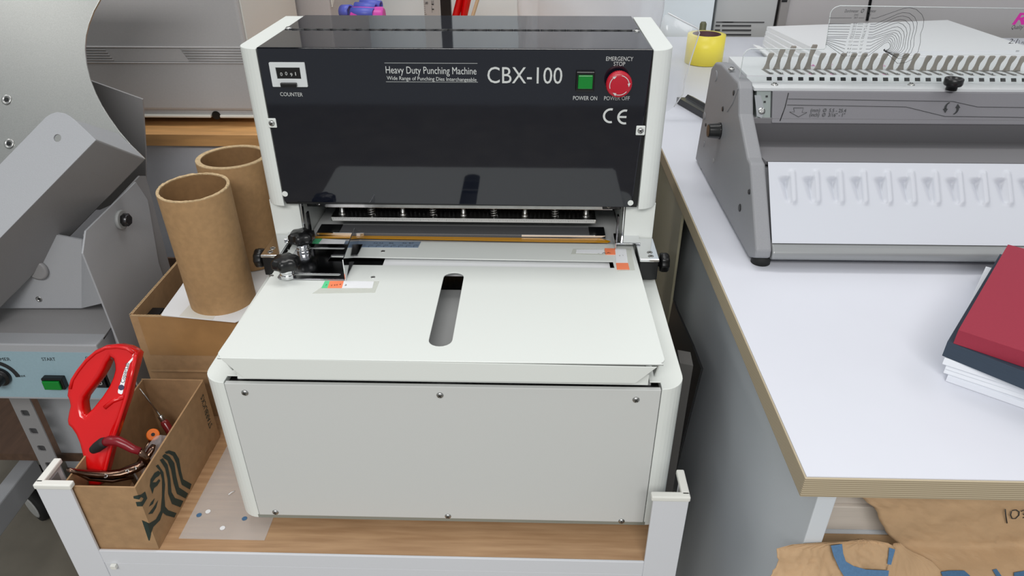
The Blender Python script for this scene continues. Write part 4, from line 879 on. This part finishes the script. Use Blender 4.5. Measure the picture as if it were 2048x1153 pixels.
# ================================================================== RIGHT BACKGROUND: grey machine at the back of the table
ky = 1.66
rpnt = thing('printer', (1.2, 1.85, FL), 'wide grey copier behind the work table, with vent slots and a dark seam', 'printer')
KG = mat('copier_grey', (190, 191, 191), .55)
xk0 = Y(1390, 30, ky).x; zv = Y(1450, 42, ky).z
xp = Y(1560, 20, ky).x; xs = Y(1738, 20, ky).x
b = MB(); b.box(.655, xp-.01, ky, 2.3, FL, 1.3); b.build('left_body', KG, rpnt, bevel=.004)
b = MB(); b.box(xp+.022, 3.4, ky-.0, 2.3, FL, 1.3); rb_ = b.build('right_body', mat('copier_grey_warm', (186, 182, 182), .55), rpnt, bevel=.004)
lo, hi = Y(1563, 46, ky-.008), Y(1574, -20, ky-.008); b = MB(); b.prism([lo+V((-.011, 0, -.05)), lo+V((.011, 0, -.05)), hi+V((.014, 0, 0)), hi+V((-.010, 0, 0))], (0, .012, 0)); b.build('cover_post', mat('copier_post', (150, 146, 144), .5), rpnt)
b = MB(); p = Y(1569, 2, ky-.0085); b.box(p.x-.008, p.x+.008, ky-.0095, ky-.008, p.z-.003, p.z+.003); b.build('post_notch', BLACKM, rpnt)
for rw in (44, 51, 60, 69):
    p = Y(1400, rw, ky); z_ = p.z
    for a0, a1 in ((.66, Y(1440, rw, ky).x), (Y(1444, rw, ky).x, Y(1502, rw, ky).x)):
        b = MB(); b.box(a0, a1 if rw > 44 else a1+.04, ky-.002, ky+.001, z_-(.0022 if rw > 44 else .0013), z_+(.0022 if rw > 44 else .0013)); b.build('vent_slot', mat('vent_dark', (70, 70, 72), .6), rpnt)
lo, hi = Y(1734, 41, ky-.001), Y(1743, -10, ky-.001); hi = lo+(hi-lo)*((1.28-lo.z)/(hi.z-lo.z)); b = MB(); b.tube([lo, hi], .0045, 6); b.build('seam', BLACKM, rpnt)
# paper stack (fanned) at the back of the table
pt = [(1532, 53), (1795, 38), (1898, 40), (2040, 92), (2040, 120), (1640, 115)]
FANL = ['lowest sheets of the fanned white paper pile behind the comb binder', 'second layer of the fanned white paper pile behind the comb binder', 'third layer of the fanned white paper pile behind the comb binder', 'fourth layer of the fanned white paper pile behind the comb binder', 'fifth layer of the fanned white paper pile behind the comb binder', 'top sheets of the white paper pile, faintly printed, behind the comb binder']
for k in range(6):
    z0 = ZW+.0004+.0105*k; zz = z0+.0100
    tl, tr, br, bl2 = Z(1522+k*2.4, 98-9*k, zz), Z(1905-2*k, 75-7*k, zz), Z(2075, 150-10*k, zz), Z(1600+9*k, 165-12*k, zz)
    b = MB(); n = 8; base = [tl.lerp(tr, i/n) for i in range(n+1)]+[tr.lerp(br, i/n) for i in range(1, n+1)]+[br.lerp(bl2, i/n) for i in range(1, n+1)]+[bl2.lerp(tl, i/n) for i in range(1, n)]
    b.prism([V((p.x, p.y, z0)) for p in base], (0, 0, .0100)); o = recentre(b.build('paper_stack', PAPER, None)); tag(o, FANL[k], 'paper', 'fanned paper pile')
t1 = Z(1506, 88, ZW+.006); b = MB(); b.prism([Z(1506, 89, ZW+.02), Z(1560, 130, ZW+.004), Z(1575, 128, ZW+.004), Z(1520, 92, ZW+.02)], (0, 0, -.003)); o = recentre(b.build('paper_sheet', PAPER)); tag(o, 'loose paper corner poking out left of the fanned paper pile', 'paper')
for (q0, q1) in (((1888, 104), (1915, 106)),):
    pass
# yellow tape roll
tp = Z(1412, 134, ZW); ty = tp.y+.045; rtp = (Y(1449, 85, ty).x-Y(1374, 85, ty).x)/2*1.0; ctx = (Y(1449, 85, ty).x+Y(1374, 85, ty).x)/2; hz_ = .072
trl = thing('tape_roll', (ctx, ty, ZW), 'roll of yellow packing tape standing on the white table by the plastic bag', 'tape roll')
YEL = mat('yellow_tape', (250, 232, 84), .35); 
b = MB(); b.lathe((ctx, ty, ZW+.0004), (0, 0, 1), [(rtp*.74, 0), (rtp, .001), (rtp, hz_), (rtp*.74, hz_+.0005)], 48, cap=False); b.build('yellow_tape', YEL, trl)
b = MB(); b.lathe((ctx, ty, ZW+.0004), (0, 0, 1), [(rtp*.745, 0), (rtp*.745, hz_+.0006), (rtp*.70, hz_+.0006), (rtp*.70, 0)], 48, cap=False); b.build('dark_core', mat('tape_core_maroon', (78, 42, 48), .6), trl)
bt = Z(1412, 66, ZW+.05); b = MB(); b.lathe((Y(1405, 60, ty+.12).x, ty+.12, ZW), (0, 0, 1), [(.012, 0), (.012, .055), (.009, .06), (.009, .075), (.006, .080)], 20); o = recentre(b.build('bottle', mat('olive_bottle', (92, 94, 70), .4))); tag(o, 'tiny olive bottle cap just behind the yellow tape roll', 'bottle')
# black profile bar by the comb binder
k0, k1 = Z(1352, 207, ZW), Z(1425, 250, ZW); d = (k1-k0).normalized(); sd = d.cross(V((0, 0, 1))).normalized()
b = MB(); b.prism([k0+sd*.0+V((0, 0, .001)), k0-sd*.040+V((0, 0, .001)), k0-sd*.040+V((0, 0, .012)), k0-sd*.026+V((0, 0, .018)), k0-sd*.020+V((0, 0, .012)), k0+V((0, 0, .014))], d*.30); o = recentre(b.build('black_profile_bar', BLACKP, None, bevel=.0008)); tag(o, 'black plastic profile bar lying on the white table left of the comb binder', 'bar')

# ================================================================== COMB BINDER
cm = thing('comb_binder', (.66, .36, ZW), 'grey manual comb binding machine with white sloped tray, metal fingers and clear gauge plate', 'binding machine')
MX = .390; MT = .021; MR = 1.02
prof = [(.570, .303), (.206, .304), (.182, .316), (.183, .327), (.268, .412), (.284, .414), (.355, .452), (.375, .482), (.386, .489), (.487, .489), (.527, .482), (.548, .468)]
b = MB(); b.prism([(MX, y, z) for y, z in prof], (MT, 0, 0)); sidep = b.build('side_panel', COMBG, cm, bevel=.0035, seg=3)
b = MB(); b.prism([(MR, y, z) for y, z in prof], (MT, 0, 0)); b.build('side_panel', COMBG, cm, bevel=.0035, seg=3)
xL, xR = MX+MT, MR
b = MB(); b.prism([(xL, .545, .306), (xL, .205, .315), (xL, .272, .405), (xL, .386, .405), (xL, .386, .437), (xL, .392, .470), (xL, .545, .466)], (xR-xL, 0, 0)); b.build('inner_body', COMBG, cm)
# white tray: sloped plate with pressed ridges
tA, tB = V((xL+.0015, .2655, .4155)), V((xL+.0015, .1925, .3325)); tD = (tA-tB).normalized(); tNn = V((1, 0, 0)).cross(tD)
def TR(px, py): return on(px, py, tA+tNn*.0005, tNn)
sp = (TR(1966, 340).x-TR(1584, 336).x)/8
r_top, r_bot = (TR(1584, 340)-tB).dot(tD), (TR(1584, 405)-tB).dot(tD); xr0 = TR(1584, 336).x; TLN = (tA-tB).length; rsl = r_bot
def smooth(a): a = max(0, min(1, a)); return a*a*(3-2*a)
def press(x, d):
    h = 0; t = (d-r_bot)/(r_top-r_bot)
    k = round((x-xr0)/sp); u = x-(xr0+sp*k)
    if 0 <= k < 16:
        e = max(0, r_bot+.003-d, d-(r_top-.003)); q = math.hypot(u, e)
        h += .0030*smooth((.0044-q)/.0018)
    kk = math.ceil((x-xr0+.0044)/sp); f = 1-(xr0+sp*kk-.0042-x)/(sp*.80)       # dent on the left of ridge kk
    if 0 <= kk < 16 and 0 < f <= 1 and t > 0:
        w = .30+.55*t
        h -= .0105*smooth((f-1+w)/w)*smooth(t*9)*smooth((.80-t)*9)*(.40+.60*t)
    return h
b = MB(); NXg = 14*22; NDg = 44; W_ = xR-xL-.003; g = []
for j_ in range(NDg+1):
    d_ = TLN*j_/NDg; g.append([tB+V((W_*i_/NXg, 0, 0))+tD*d_+tNn*press(tB.x+W_*i_/NXg, d_) for i_ in range(NXg+1)])
b.smooth = True; b.loops(g, closed=False, cap=False); tray = b.build('tray', COMBW, cm, fix=True)
pL = (.1975, .334)
b = MB(); b.prism([(xL+.0005, .196, .3320), (xL+.0005, .186, .3300), (xL+.0005, .180, .3240), (xL+.0005, .180, .3160), (xL+.0005, .186, .3115), (xL+.0005, .205, .3115), (xL+.0005, .205, .332)], (xR-xL-.001, 0, 0)); b.build('front_rail', mat('comb_rail_grey', (152, 154, 155), .38, .4), cm, bevel=.0025, seg=3)
for x in (MX+.012, MR+.008):
    for y in (.20, .53): b = MB(); b.lathe((x+.003, y, ZW+.0003), (0, 0, 1), [(.0125, 0), (.0125, .010), (.011, .0125)], 28); b.build('rubber_foot', RUBBER, cm)
# recess: dark face above, lit ledge below
b = MB(); zj = Y(1770, 285, .372).z; b.prism([(xL, .2685, .4150), (xL, .372, zj), (xL, .351, .440), (xL, .351, .447), (xL, .385, .447), (xL, .385, zj-.006), (xL, .272, .409)], (xR-xL, 0, 0)); b.build('recess_panel', mat('recess_grey', (122, 121, 124), .5, noise=.05, nscale=900), cm)
# swing bar with printing
BT, BB = V((xL, .3690, .4800)), V((xL, .3480, .4410)); bD = (BT-BB).normalized(); bN = V((1, 0, 0)).cross(bD)
def BP(px, py): return on(px, py, BT+bN*.0004, bN)
xb0 = BP(1545, 210).x
b = MB(); b.prism([(xb0, BT.y, BT.z), (xb0, BB.y, BB.z), (xb0, .392, .438), (xb0, .392, .4835)], (xR-xb0-.002, 0, 0)); bar = b.build('swing_bar', COMBD, cm, bevel=.0012)
b = MB(); b.prism([(xL+.004, BT.y+.004, BT.z), (xL+.004, BB.y+.003, BB.z-.001), (xL+.004, .392, .438), (xL+.004, .392, .4835)], (xb0-xL-.0045, 0, 0)); bc = b.build('bar_end_cap', mat('end_cap_green_grey', (138, 146, 144), .4, .3), cm, bevel=.0012)
c_ = BP(1524, 222); b = MB(); b.lathe(c_-bN*.003, bN, [(.0050, 0), (.0050, .0015), (.0025, .003)], 20); b.build('bolt', STEEL, bc)
b = MB(); q = [BP(1510, 190), BP(1522, 190), BP(1530, 222), BP(1524, 236), BP(1514, 232)]; b.prism([p-bN*.003 for p in q], bN*.0016); b.build('latch_plate', CHROME, bc)
for (px, py) in ((1531, 203), (1529, 224), (1510, 238), (1523, 239), (1535, 192)):
    p = BP(px, py); b = MB(); b.prism([p+V((dx, 0, 0))+bD*dz-bN*.0036 for dx, dz in ((-.0015, -.0013), (.0015, -.0013), (.0015, .0013), (-.0015, .0013))], bN*.0006); b.build('slot_hole', BLACKM, bc)
def line(pl, parent, F, n, m, r=.00035, name='printed_line'):
    b = MB(); b.tube([F(*p) for p in pl], r, 5, flat=.3, up=n); return b.build(name, m, parent)
line([(1576, 198), (1905, 203), (1955, 214), (2120, 216)], bar, BP, bN, INKB)
line([(1574, 210), (1812, 214), (1890, 233), (2120, 236)], bar, BP, bN, INKB)
line([(1577, 186), (1570, 215), (1560, 242)], bar, BP, bN, BLACKM, .0006)
line([(1587, 216), (1589, 224), (1579, 224), (1597, 234), (1614, 225), (1604, 225), (1607, 216), (1587, 216)], bar, BP, bN, INKB)
def bt_(s, a, c, h, sh=.2): text(s, BP(*a), BP(*c), h, bD, INKB, bar, lift=.0004, shear=sh)
bt_('(mm)  Ø  5.5 - 25.4', (1621, 224), (1692, 225), .0052); bt_('(inch)  Ø  3/16" - 1"', (1619, 233), (1690, 234), .0052)
cc = BP(1903, 217)
for a0 in (110, 290):
    b = MB(); pts = [cc+V((math.cos(math.radians(a0+75*k/10))*.0085, 0, 0))+bD*(math.sin(math.radians(a0+75*k/10))*.0085)+bN*.0003 for k in range(11)]
    b.tube(pts, [.0006+.00012*k for k in range(11)], 6, flat=.3, up=bN)
    e = pts[-1]; tdir = (pts[-1]-pts[-2]).normalized(); nd = tdir.cross(bN)
    b.prism([e+nd*.0034, e-nd*.0034, e+tdir*.0055], bN*.0002); b.build('arrow_mark', INKB, bar)
# ledge strip, top deck, holes, slots, fingers
b = MB(); b.prism([(xL, .371, .4838), (xL, .400, .4838), (xL, .400, .4800), (xL, .371, .4800)], (xR-xL, 0, 0)); strip = b.build('ledge_strip', COMBT, cm)
DZ = .4928
b = MB(); b.prism([(xL-.003, .4005, .4785), (xL-.003, .4015, .4838), (xL-.003, .4085, DZ), (xL-.003, .518, DZ), (xL-.003, .518, .4785)], (xR-xL+.003, 0, 0)); deck = b.build('top_deck', COMBT, cm, bevel=.001)
def DK(px, py): return Z(px, py, DZ)
RIn = V((0, -.79, .613)).normalized(); RIp = (0, .405, .4883)
h24, h17 = on(1622.6, 158, RIp, RIn), on(1771, 160, RIp, RIn); pit = (h17.x-h24.x)/7; xh0 = h24.x-pit*4; yh = h24.y; zh = h24.z; RId = V((0, .613, .79)).normalized()
dfin = DK(1614, 138)-V((h24.x, 0, 0)); zfin = Y(1618, 106, dfin.y).z; dsl0, dsl1, dnum = DK(1608, 139)-V((h24.x, 0, 0)), DK(1627, 149.5)-V((h24.x, 0, 0)), DK(1623, 148.5)-V((h24.x, 0, 0))
nums = list(range(28, 3, -1))
for k in range(25):
    x = xh0+pit*k
    hc_ = V((x, yh, zh)); b = MB(); b.prism([hc_+V((dx, 0, 0))+RId*dd-RIn*.0005 for dx, dd in ((-.0036, -.0026), (.0036, -.0026), (.0036, .0026), (-.0036, .0026))], RIn*.0008); b.build('punch_hole', BLACKM, deck)
    b = MB(); b.prism([(x+dsl0.x-.0028, dsl0.y, DZ+.0001), (x+dsl0.x+.0028, dsl0.y, DZ+.0001), (x+dsl1.x+.0028, dsl1.y, DZ+.0001), (x+dsl1.x-.0028, dsl1.y, DZ+.0001)], (0, 0, .0002)); b.build('finger_slot', mat('slot_shadow_grey', (120, 118, 114), .6), deck)
    text(str(nums[k]), (x+dnum.x-.0005, dnum.y, DZ), (x+dnum.x+.0065, dnum.y, DZ), .0085, (0, 1, 0), INKB, deck, lift=.0005)
    up = {1: .006, 2: .010, 4: .012}.get(k, 0); low_ = -.003 if k > 14 else 0
    fx = x+dfin.x; fy = dfin.y+low_*2; zt = zfin+up+low_*.5
    b = MB()
    secs = [(0, .0052, 0), (.0025, .0040, .0004), (.010, .0026, .0008), (.018, .0024, .0014), (.026, .0034, .0028), (.031, .0037, .0038), (.0345, .0032, .0045)]
    sc_ = (zt-DZ)/.0345; rings = []
    for h, wv, off in secs:
        hx = fx+off; rings.append([(hx-wv, fy-.0022, DZ+h*sc_), (hx+wv, fy-.0022, DZ+h*sc_), (hx+wv, fy+.0022, DZ+h*sc_), (hx-wv, fy+.0022, DZ+h*sc_)])
    b.loops(rings); b.build('finger', COMBF, cm, bevel=.0008)
for k in (4, 6, 11):
    x = xh0+pit*k+.0015; b = MB(); b.prism([(x-.0024, .4165, DZ), (x+.0024, .4165, DZ), (x, .4092, DZ)], (0, 0, .0003)); b.build('printed_marker', MAGENTA, deck)
for s, px in (('A4', 1623), ('11"', 1661), ('A5', 1764)):
    text(s, DK(px-4, 133), DK(px+8, 133.3), .014, (0, 1, 0), MAGENTA, deck, lift=.0004)
b = MB(); p = DK(1480, 152); q = DK(1572, 154); b.prism([(p.x, p.y-.0002, DZ), (q.x, p.y-.0002, DZ), (q.x, p.y+.0003, DZ), (p.x, p.y+.0003, DZ)], (0, 0, .0002)); b.build('printed_line', mat('faded_pink_print', (206, 180, 196), .6), deck)
screw(DK(1463, 138), (0, 0, 1), .0045, deck)
for q in (1549, 1822): screw(Z(q, 170, .4838), (0, 0, 1), .0050, strip)
b = MB(); p = Z(1902, 180, .4838); b.lathe(p, (0, 0, 1), [(.0072, 0), (.0072, .005), (.0112, .0065), (.0122, .0085), (.0122, .0155), (.0114, .0163), (.0090, .0163), (.0080, .0140), (.001, .0136)], 36); b.build('black_knob', BLACKP, cm)
# clear gauge plate with printed curves
GY = .402
def G(px, py): return Y(px, py, GY)
gp_ = [(1477, 168), (1486, 113), (1489, 106), (1494, 101), (1501, 97.5), (1640, 98), (1648, 98), (1651, 95), (1652, 88), (1661, 26), (1665, 19), (1671, 14.5), (1680, 11.5), (2048, 17), (2150, 18), (2150, 180)]
g0 = G(1477, 168)
gl = [(G(*p).x-g0.x, G(*p).z-g0.z) for p in gp_]
gauge = holes_plate('gauge_plate', CLEAR, cm, gl, [], g0, (1, 0, 0), (0, 0, 1), .0022)
def GL(px, py): return Y(px, py, GY-.0013)
zr = lambda x, y: (1700+x*348/2047, y*196/1153)
zl = lambda x, y: (1400+x*380/2038, y*215/1153)
curves = [(215, [(250, 215), (300, 215), (630, 100), (700, 90), (780, 110), (845, 170), (870, 230), (860, 320), (830, 400), (828, 500), (800, 610), (740, 690), (660, 735), (560, 748)]),
 (285, [(240, 285), (295, 285), (560, 165), (620, 148), (700, 155), (760, 200), (792, 270), (780, 360), (755, 440), (750, 540), (720, 620), (660, 675), (570, 690)]),
 (315, [(230, 315), (290, 315), (550, 200), (620, 188), (690, 205), (740, 260), (752, 330), (735, 410), (715, 480), (712, 560), (680, 625), (620, 662), (540, 668)]),
 (345, [(228, 345), (280, 345), (520, 245), (590, 228), (650, 240), (700, 290), (712, 350), (695, 430), (682, 500), (675, 570), (640, 625), (580, 650), (510, 650)]),
 (378, [(220, 378), (272, 378), (510, 280), (570, 268), (620, 285), (660, 330), (672, 390), (660, 450), (650, 510), (640, 575), (600, 620), (540, 640), (480, 635)]),
 (410, [(215, 410), (268, 410), (500, 325), (560, 315), (600, 335), (632, 375), (640, 430), (628, 490), (622, 540), (600, 590), (560, 620), (500, 632), (455, 625)]),
 (438, [(208, 438), (262, 438), (480, 365), (530, 355), (575, 370), (600, 410), (605, 460), (595, 520), (585, 560), (560, 600), (520, 620), (460, 622)]),
 (454, [(205, 454), (260, 454), (470, 395), (520, 382), (555, 400), (578, 440), (580, 490), (570, 540), (555, 580), (520, 608), (470, 618)]),
 (496, [(198, 496), (245, 496), (440, 420), (500, 402), (535, 425), (555, 465), (555, 510), (540, 560), (520, 590), (480, 610), (440, 612)]),
 (538, [(192, 538), (240, 538), (430, 440), (490, 424), (520, 450), (530, 490), (525, 540), (508, 575), (480, 598), (430, 605)]),
 (578, [(185, 578), (232, 578), (420, 465), (475, 448), (500, 475), (508, 515), (498, 560), (475, 588), (430, 600)]),
 (620, [(170, 620), (225, 620), (415, 485), (460, 472), (485, 500), (488, 535), (475, 570), (440, 592)]),
 (660, [(165, 660), (215, 660), (405, 510), (450, 494), (470, 520), (474, 548), (460, 575), (430, 588)])]
for _, c in curves: line([zr(*p) for p in c]+[zr(405, 600)], gauge, GL, (0, 1, 0), INKB, .00028, 'printed_curve')
left_rows = [(193, 193, '38.0', '2"'), (255, 257, '32.0', '1 1/4"'), (285, 285, '28.5', '1 1/8"'), (313, 315, '25.4', '1"'), (341, 344, '22.0', '7/8"'), (370, 372, '19.0', '3/4"'), (395, 393, '16.0', '5/8"'), (410, 412, '14.3', '9/16"'), (425, 449, '12.7', '1/2"'), (437, 486, '11.0', '7/16"'), (455, 526, '9.5', '3/8"'), (467, 565, '8.0', '5/16"'), (480, 603, '5.5', '3/16"')]
for k, (y0, y1, s1, s2) in enumerate(left_rows):
    xl = 1385-k*3.2; xt = 1668-k*7 
    line([zl(xl, y0), zl(xl+20, y0), zl(xt-45, y1)] if k > 7 else [zl(xl, y0), zl(xt-42, y1)], gauge, GL, (0, 1, 0), INKB, .00028)
    a_, c_ = zl(xt-20, y1+6), zl(xt+20, y1+6); text(s1, GL(*a_), GL(*c_), .0024, UPZ, INKB, gauge, lift=.0002, shear=.2)
    line([zl(xt+32, y1), zl(xt+90, y1)], gauge, GL, (0, 1, 0), INKB, .00025)
    a_, c_ = zl(xt+108, y1+6), zl(xt+140, y1+6); text(s2, GL(*a_), GL(*c_), .0024, UPZ, INKB, gauge, lift=.0002, shear=.2)
a_, c_ = zl(1550, 133), zl(1698, 133); text('Durchmesser', GL(*a_), GL(*c_), .0042, UPZ, INKB, gauge, lift=.0002, shear=.2)
a_, c_ = zl(1788, 133), zl(1885, 133); text('Diameter', GL(*a_), GL(*c_), .0042, UPZ, INKB, gauge, lift=.0002, shear=.2)
a_, c_ = zl(1722, 138), zl(1755, 138); text('Ø', GL(*a_), GL(*c_), .0056, UPZ, INKB, gauge, lift=.0002, shear=.2)
a_, c_ = zl(1652, 170), zl(1695, 170); text('(mm)', GL(*a_), GL(*c_), .0034, UPZ, INKB, gauge, lift=.0002, shear=.2)
a_, c_ = zl(1785, 170), zl(1828, 170); text('(inch)', GL(*a_), GL(*c_), .0034, UPZ, INKB, gauge, lift=.0002, shear=.2)
line([zr(405, 600), zr(400, 585), zr(412, 582)], gauge, GL, (0, 1, 0), INKB, .0010, 'printed_curve')
a_, c_ = zr(1903, 285), zr(2120, 285); text('R', GL(*a_), GL(zr(2062, 285)[0], c_[1]), .0152, UPZ, MAGENTA, gauge, lift=.0002, shear=.25, bold=.03)
a_, c_ = zr(1895, 342), zr(2030, 342); text('Quality', GL(*a_), GL(*c_), .0058, UPZ, INKB, gauge, lift=.0002, shear=.25)
a_, c_ = zr(1858, 513), zr(1962, 513); text('2:1', GL(*a_), GL(*c_), .0068, UPZ, INKB, gauge, lift=.0002, shear=.2)
line([zr(1992, 470), zr(1988, 516)], gauge, GL, (0, 1, 0), INKB, .0003)
a_, c_ = zr(2010, 517), zr(2050, 517); text('Pla', GL(*a_), GL(*c_), .0034, UPZ, INKB, gauge, lift=.0002, shear=.2)
a_, c_ = zr(1945, 612), zr(1985, 612); text('mm', GL(*a_), GL(*c_), .0034, UPZ, INKB, gauge, lift=.0002, shear=.2)
b = MB(); b.tube([G(*p)+V((0, -.0002, 0)) for p in gp_[:-2]], .0006, 6); b.build('polished_edge', mat('acrylic_edge', (220, 226, 226), .2), gauge)
# left side details: dial, plugs, screw heads, end block
sn = (-1, 0, 0)
p = X(1440, 262, MX); b = MB(); b.lathe(p, sn, [(.0125, 0), (.0125, .002), (.0115, .003), (.0105, .017), (.0095, .0185)], 36, lobes=12, amp=.03); b.build('dial', BLACKP, sidep)
for (px, py), r, m in (((1432, 152), .0085, COMBG), ((1409, 232), .0065, COMBG), ((1468, 186), .0038, BLACKM), ((1446, 218), .0038, BLACKM), ((1412, 250), .0028, BLACKM), ((1427, 322), .0036, GREYD), ((1408, 288), .0050, COMBG), ((1499, 384), .0036, BLACKM), ((1480, 416), .0055, BLACKM)):
    p = X(px, py, MX); b = MB(); b.lathe(p, sn, [(r, -.001), (r, .0006), (r*.85, .0014)], 24); b.build('plug', m, sidep)
b = MB(); b.prism([X(1474, 176, MX), X(1464, 205, MX), X(1453, 222, MX), X(1455, 224, MX), X(1466, 207, MX), X(1477, 178, MX)], (-.0008, 0, 0)); b.build('raised_rib', COMBG, sidep)

# ================================================================== PAPER AND CARD PILE at the right edge
def slab(px0, z0, z1, m, name, label, cat, group, bev=.0006, skew=0):
    a, c, d = [Z(*p, z1) for p in px0]       # near-left, far-left, near-right direction
    e = d-a; f = c-a; pts = [a, a+e.normalized()*.26, a+e.normalized()*.26+f, c]
    b = MB(); b.prism([V((p.x, p.y, z0)) for p in pts], (0, 0, z1-z0)); o = recentre(b.build(name, m, None, bevel=bev)); tag(o, label, cat, group); return o
zz = ZW+.0003
CARDL = mat('white_card', (232, 235, 240), .6)
def pile(pxs, h, m, name, label, cat, group, bev=.0004):
    global zz
    o = slab(pxs, zz, zz+h, m, name, label, cat, group, bev); zz += h+.0002; return o
pile([(1895, 752), (1985, 536), (2050, 806)], .007, mat('clear_sheets', (226, 229, 236), .3, spec=.8), 'plastic_cover_stack', 'stack of clear covers, lowest in the pile at the right edge', 'covers', None)
pile([(1890, 737), (1975, 536), (2050, 790)], .006, CARDL, 'paper_stack', 'lowest white paper block in the pile, below the navy card', 'paper', 'white paper blocks under the navy card')
pile([(1893, 729), (1972, 534), (2050, 780)], .006, CARDL, 'paper_stack', 'middle white paper block in the pile, with tiny tick marks', 'paper', 'white paper blocks under the navy card')
pile([(1889, 716), (1972, 533), (2050, 768)], .008, CARDL, 'paper_stack', 'topmost white paper block in the pile, directly below the navy card', 'paper', 'white paper blocks under the navy card')
pile([(1895, 683), (2000, 508), (2050, 745)], .018, NAVY, 'navy_card_stack', 'thick stack of dark navy card below the maroon card', 'card', None)
pile([(1917, 660), (2016, 489), (2050, 704)], .0165, MAROON, 'maroon_card_stack', 'stack of maroon red card on top of the pile at the right edge', 'card', None)
# things in the dark gap between trolley and table
ctop = X(1392, 772, .312).z
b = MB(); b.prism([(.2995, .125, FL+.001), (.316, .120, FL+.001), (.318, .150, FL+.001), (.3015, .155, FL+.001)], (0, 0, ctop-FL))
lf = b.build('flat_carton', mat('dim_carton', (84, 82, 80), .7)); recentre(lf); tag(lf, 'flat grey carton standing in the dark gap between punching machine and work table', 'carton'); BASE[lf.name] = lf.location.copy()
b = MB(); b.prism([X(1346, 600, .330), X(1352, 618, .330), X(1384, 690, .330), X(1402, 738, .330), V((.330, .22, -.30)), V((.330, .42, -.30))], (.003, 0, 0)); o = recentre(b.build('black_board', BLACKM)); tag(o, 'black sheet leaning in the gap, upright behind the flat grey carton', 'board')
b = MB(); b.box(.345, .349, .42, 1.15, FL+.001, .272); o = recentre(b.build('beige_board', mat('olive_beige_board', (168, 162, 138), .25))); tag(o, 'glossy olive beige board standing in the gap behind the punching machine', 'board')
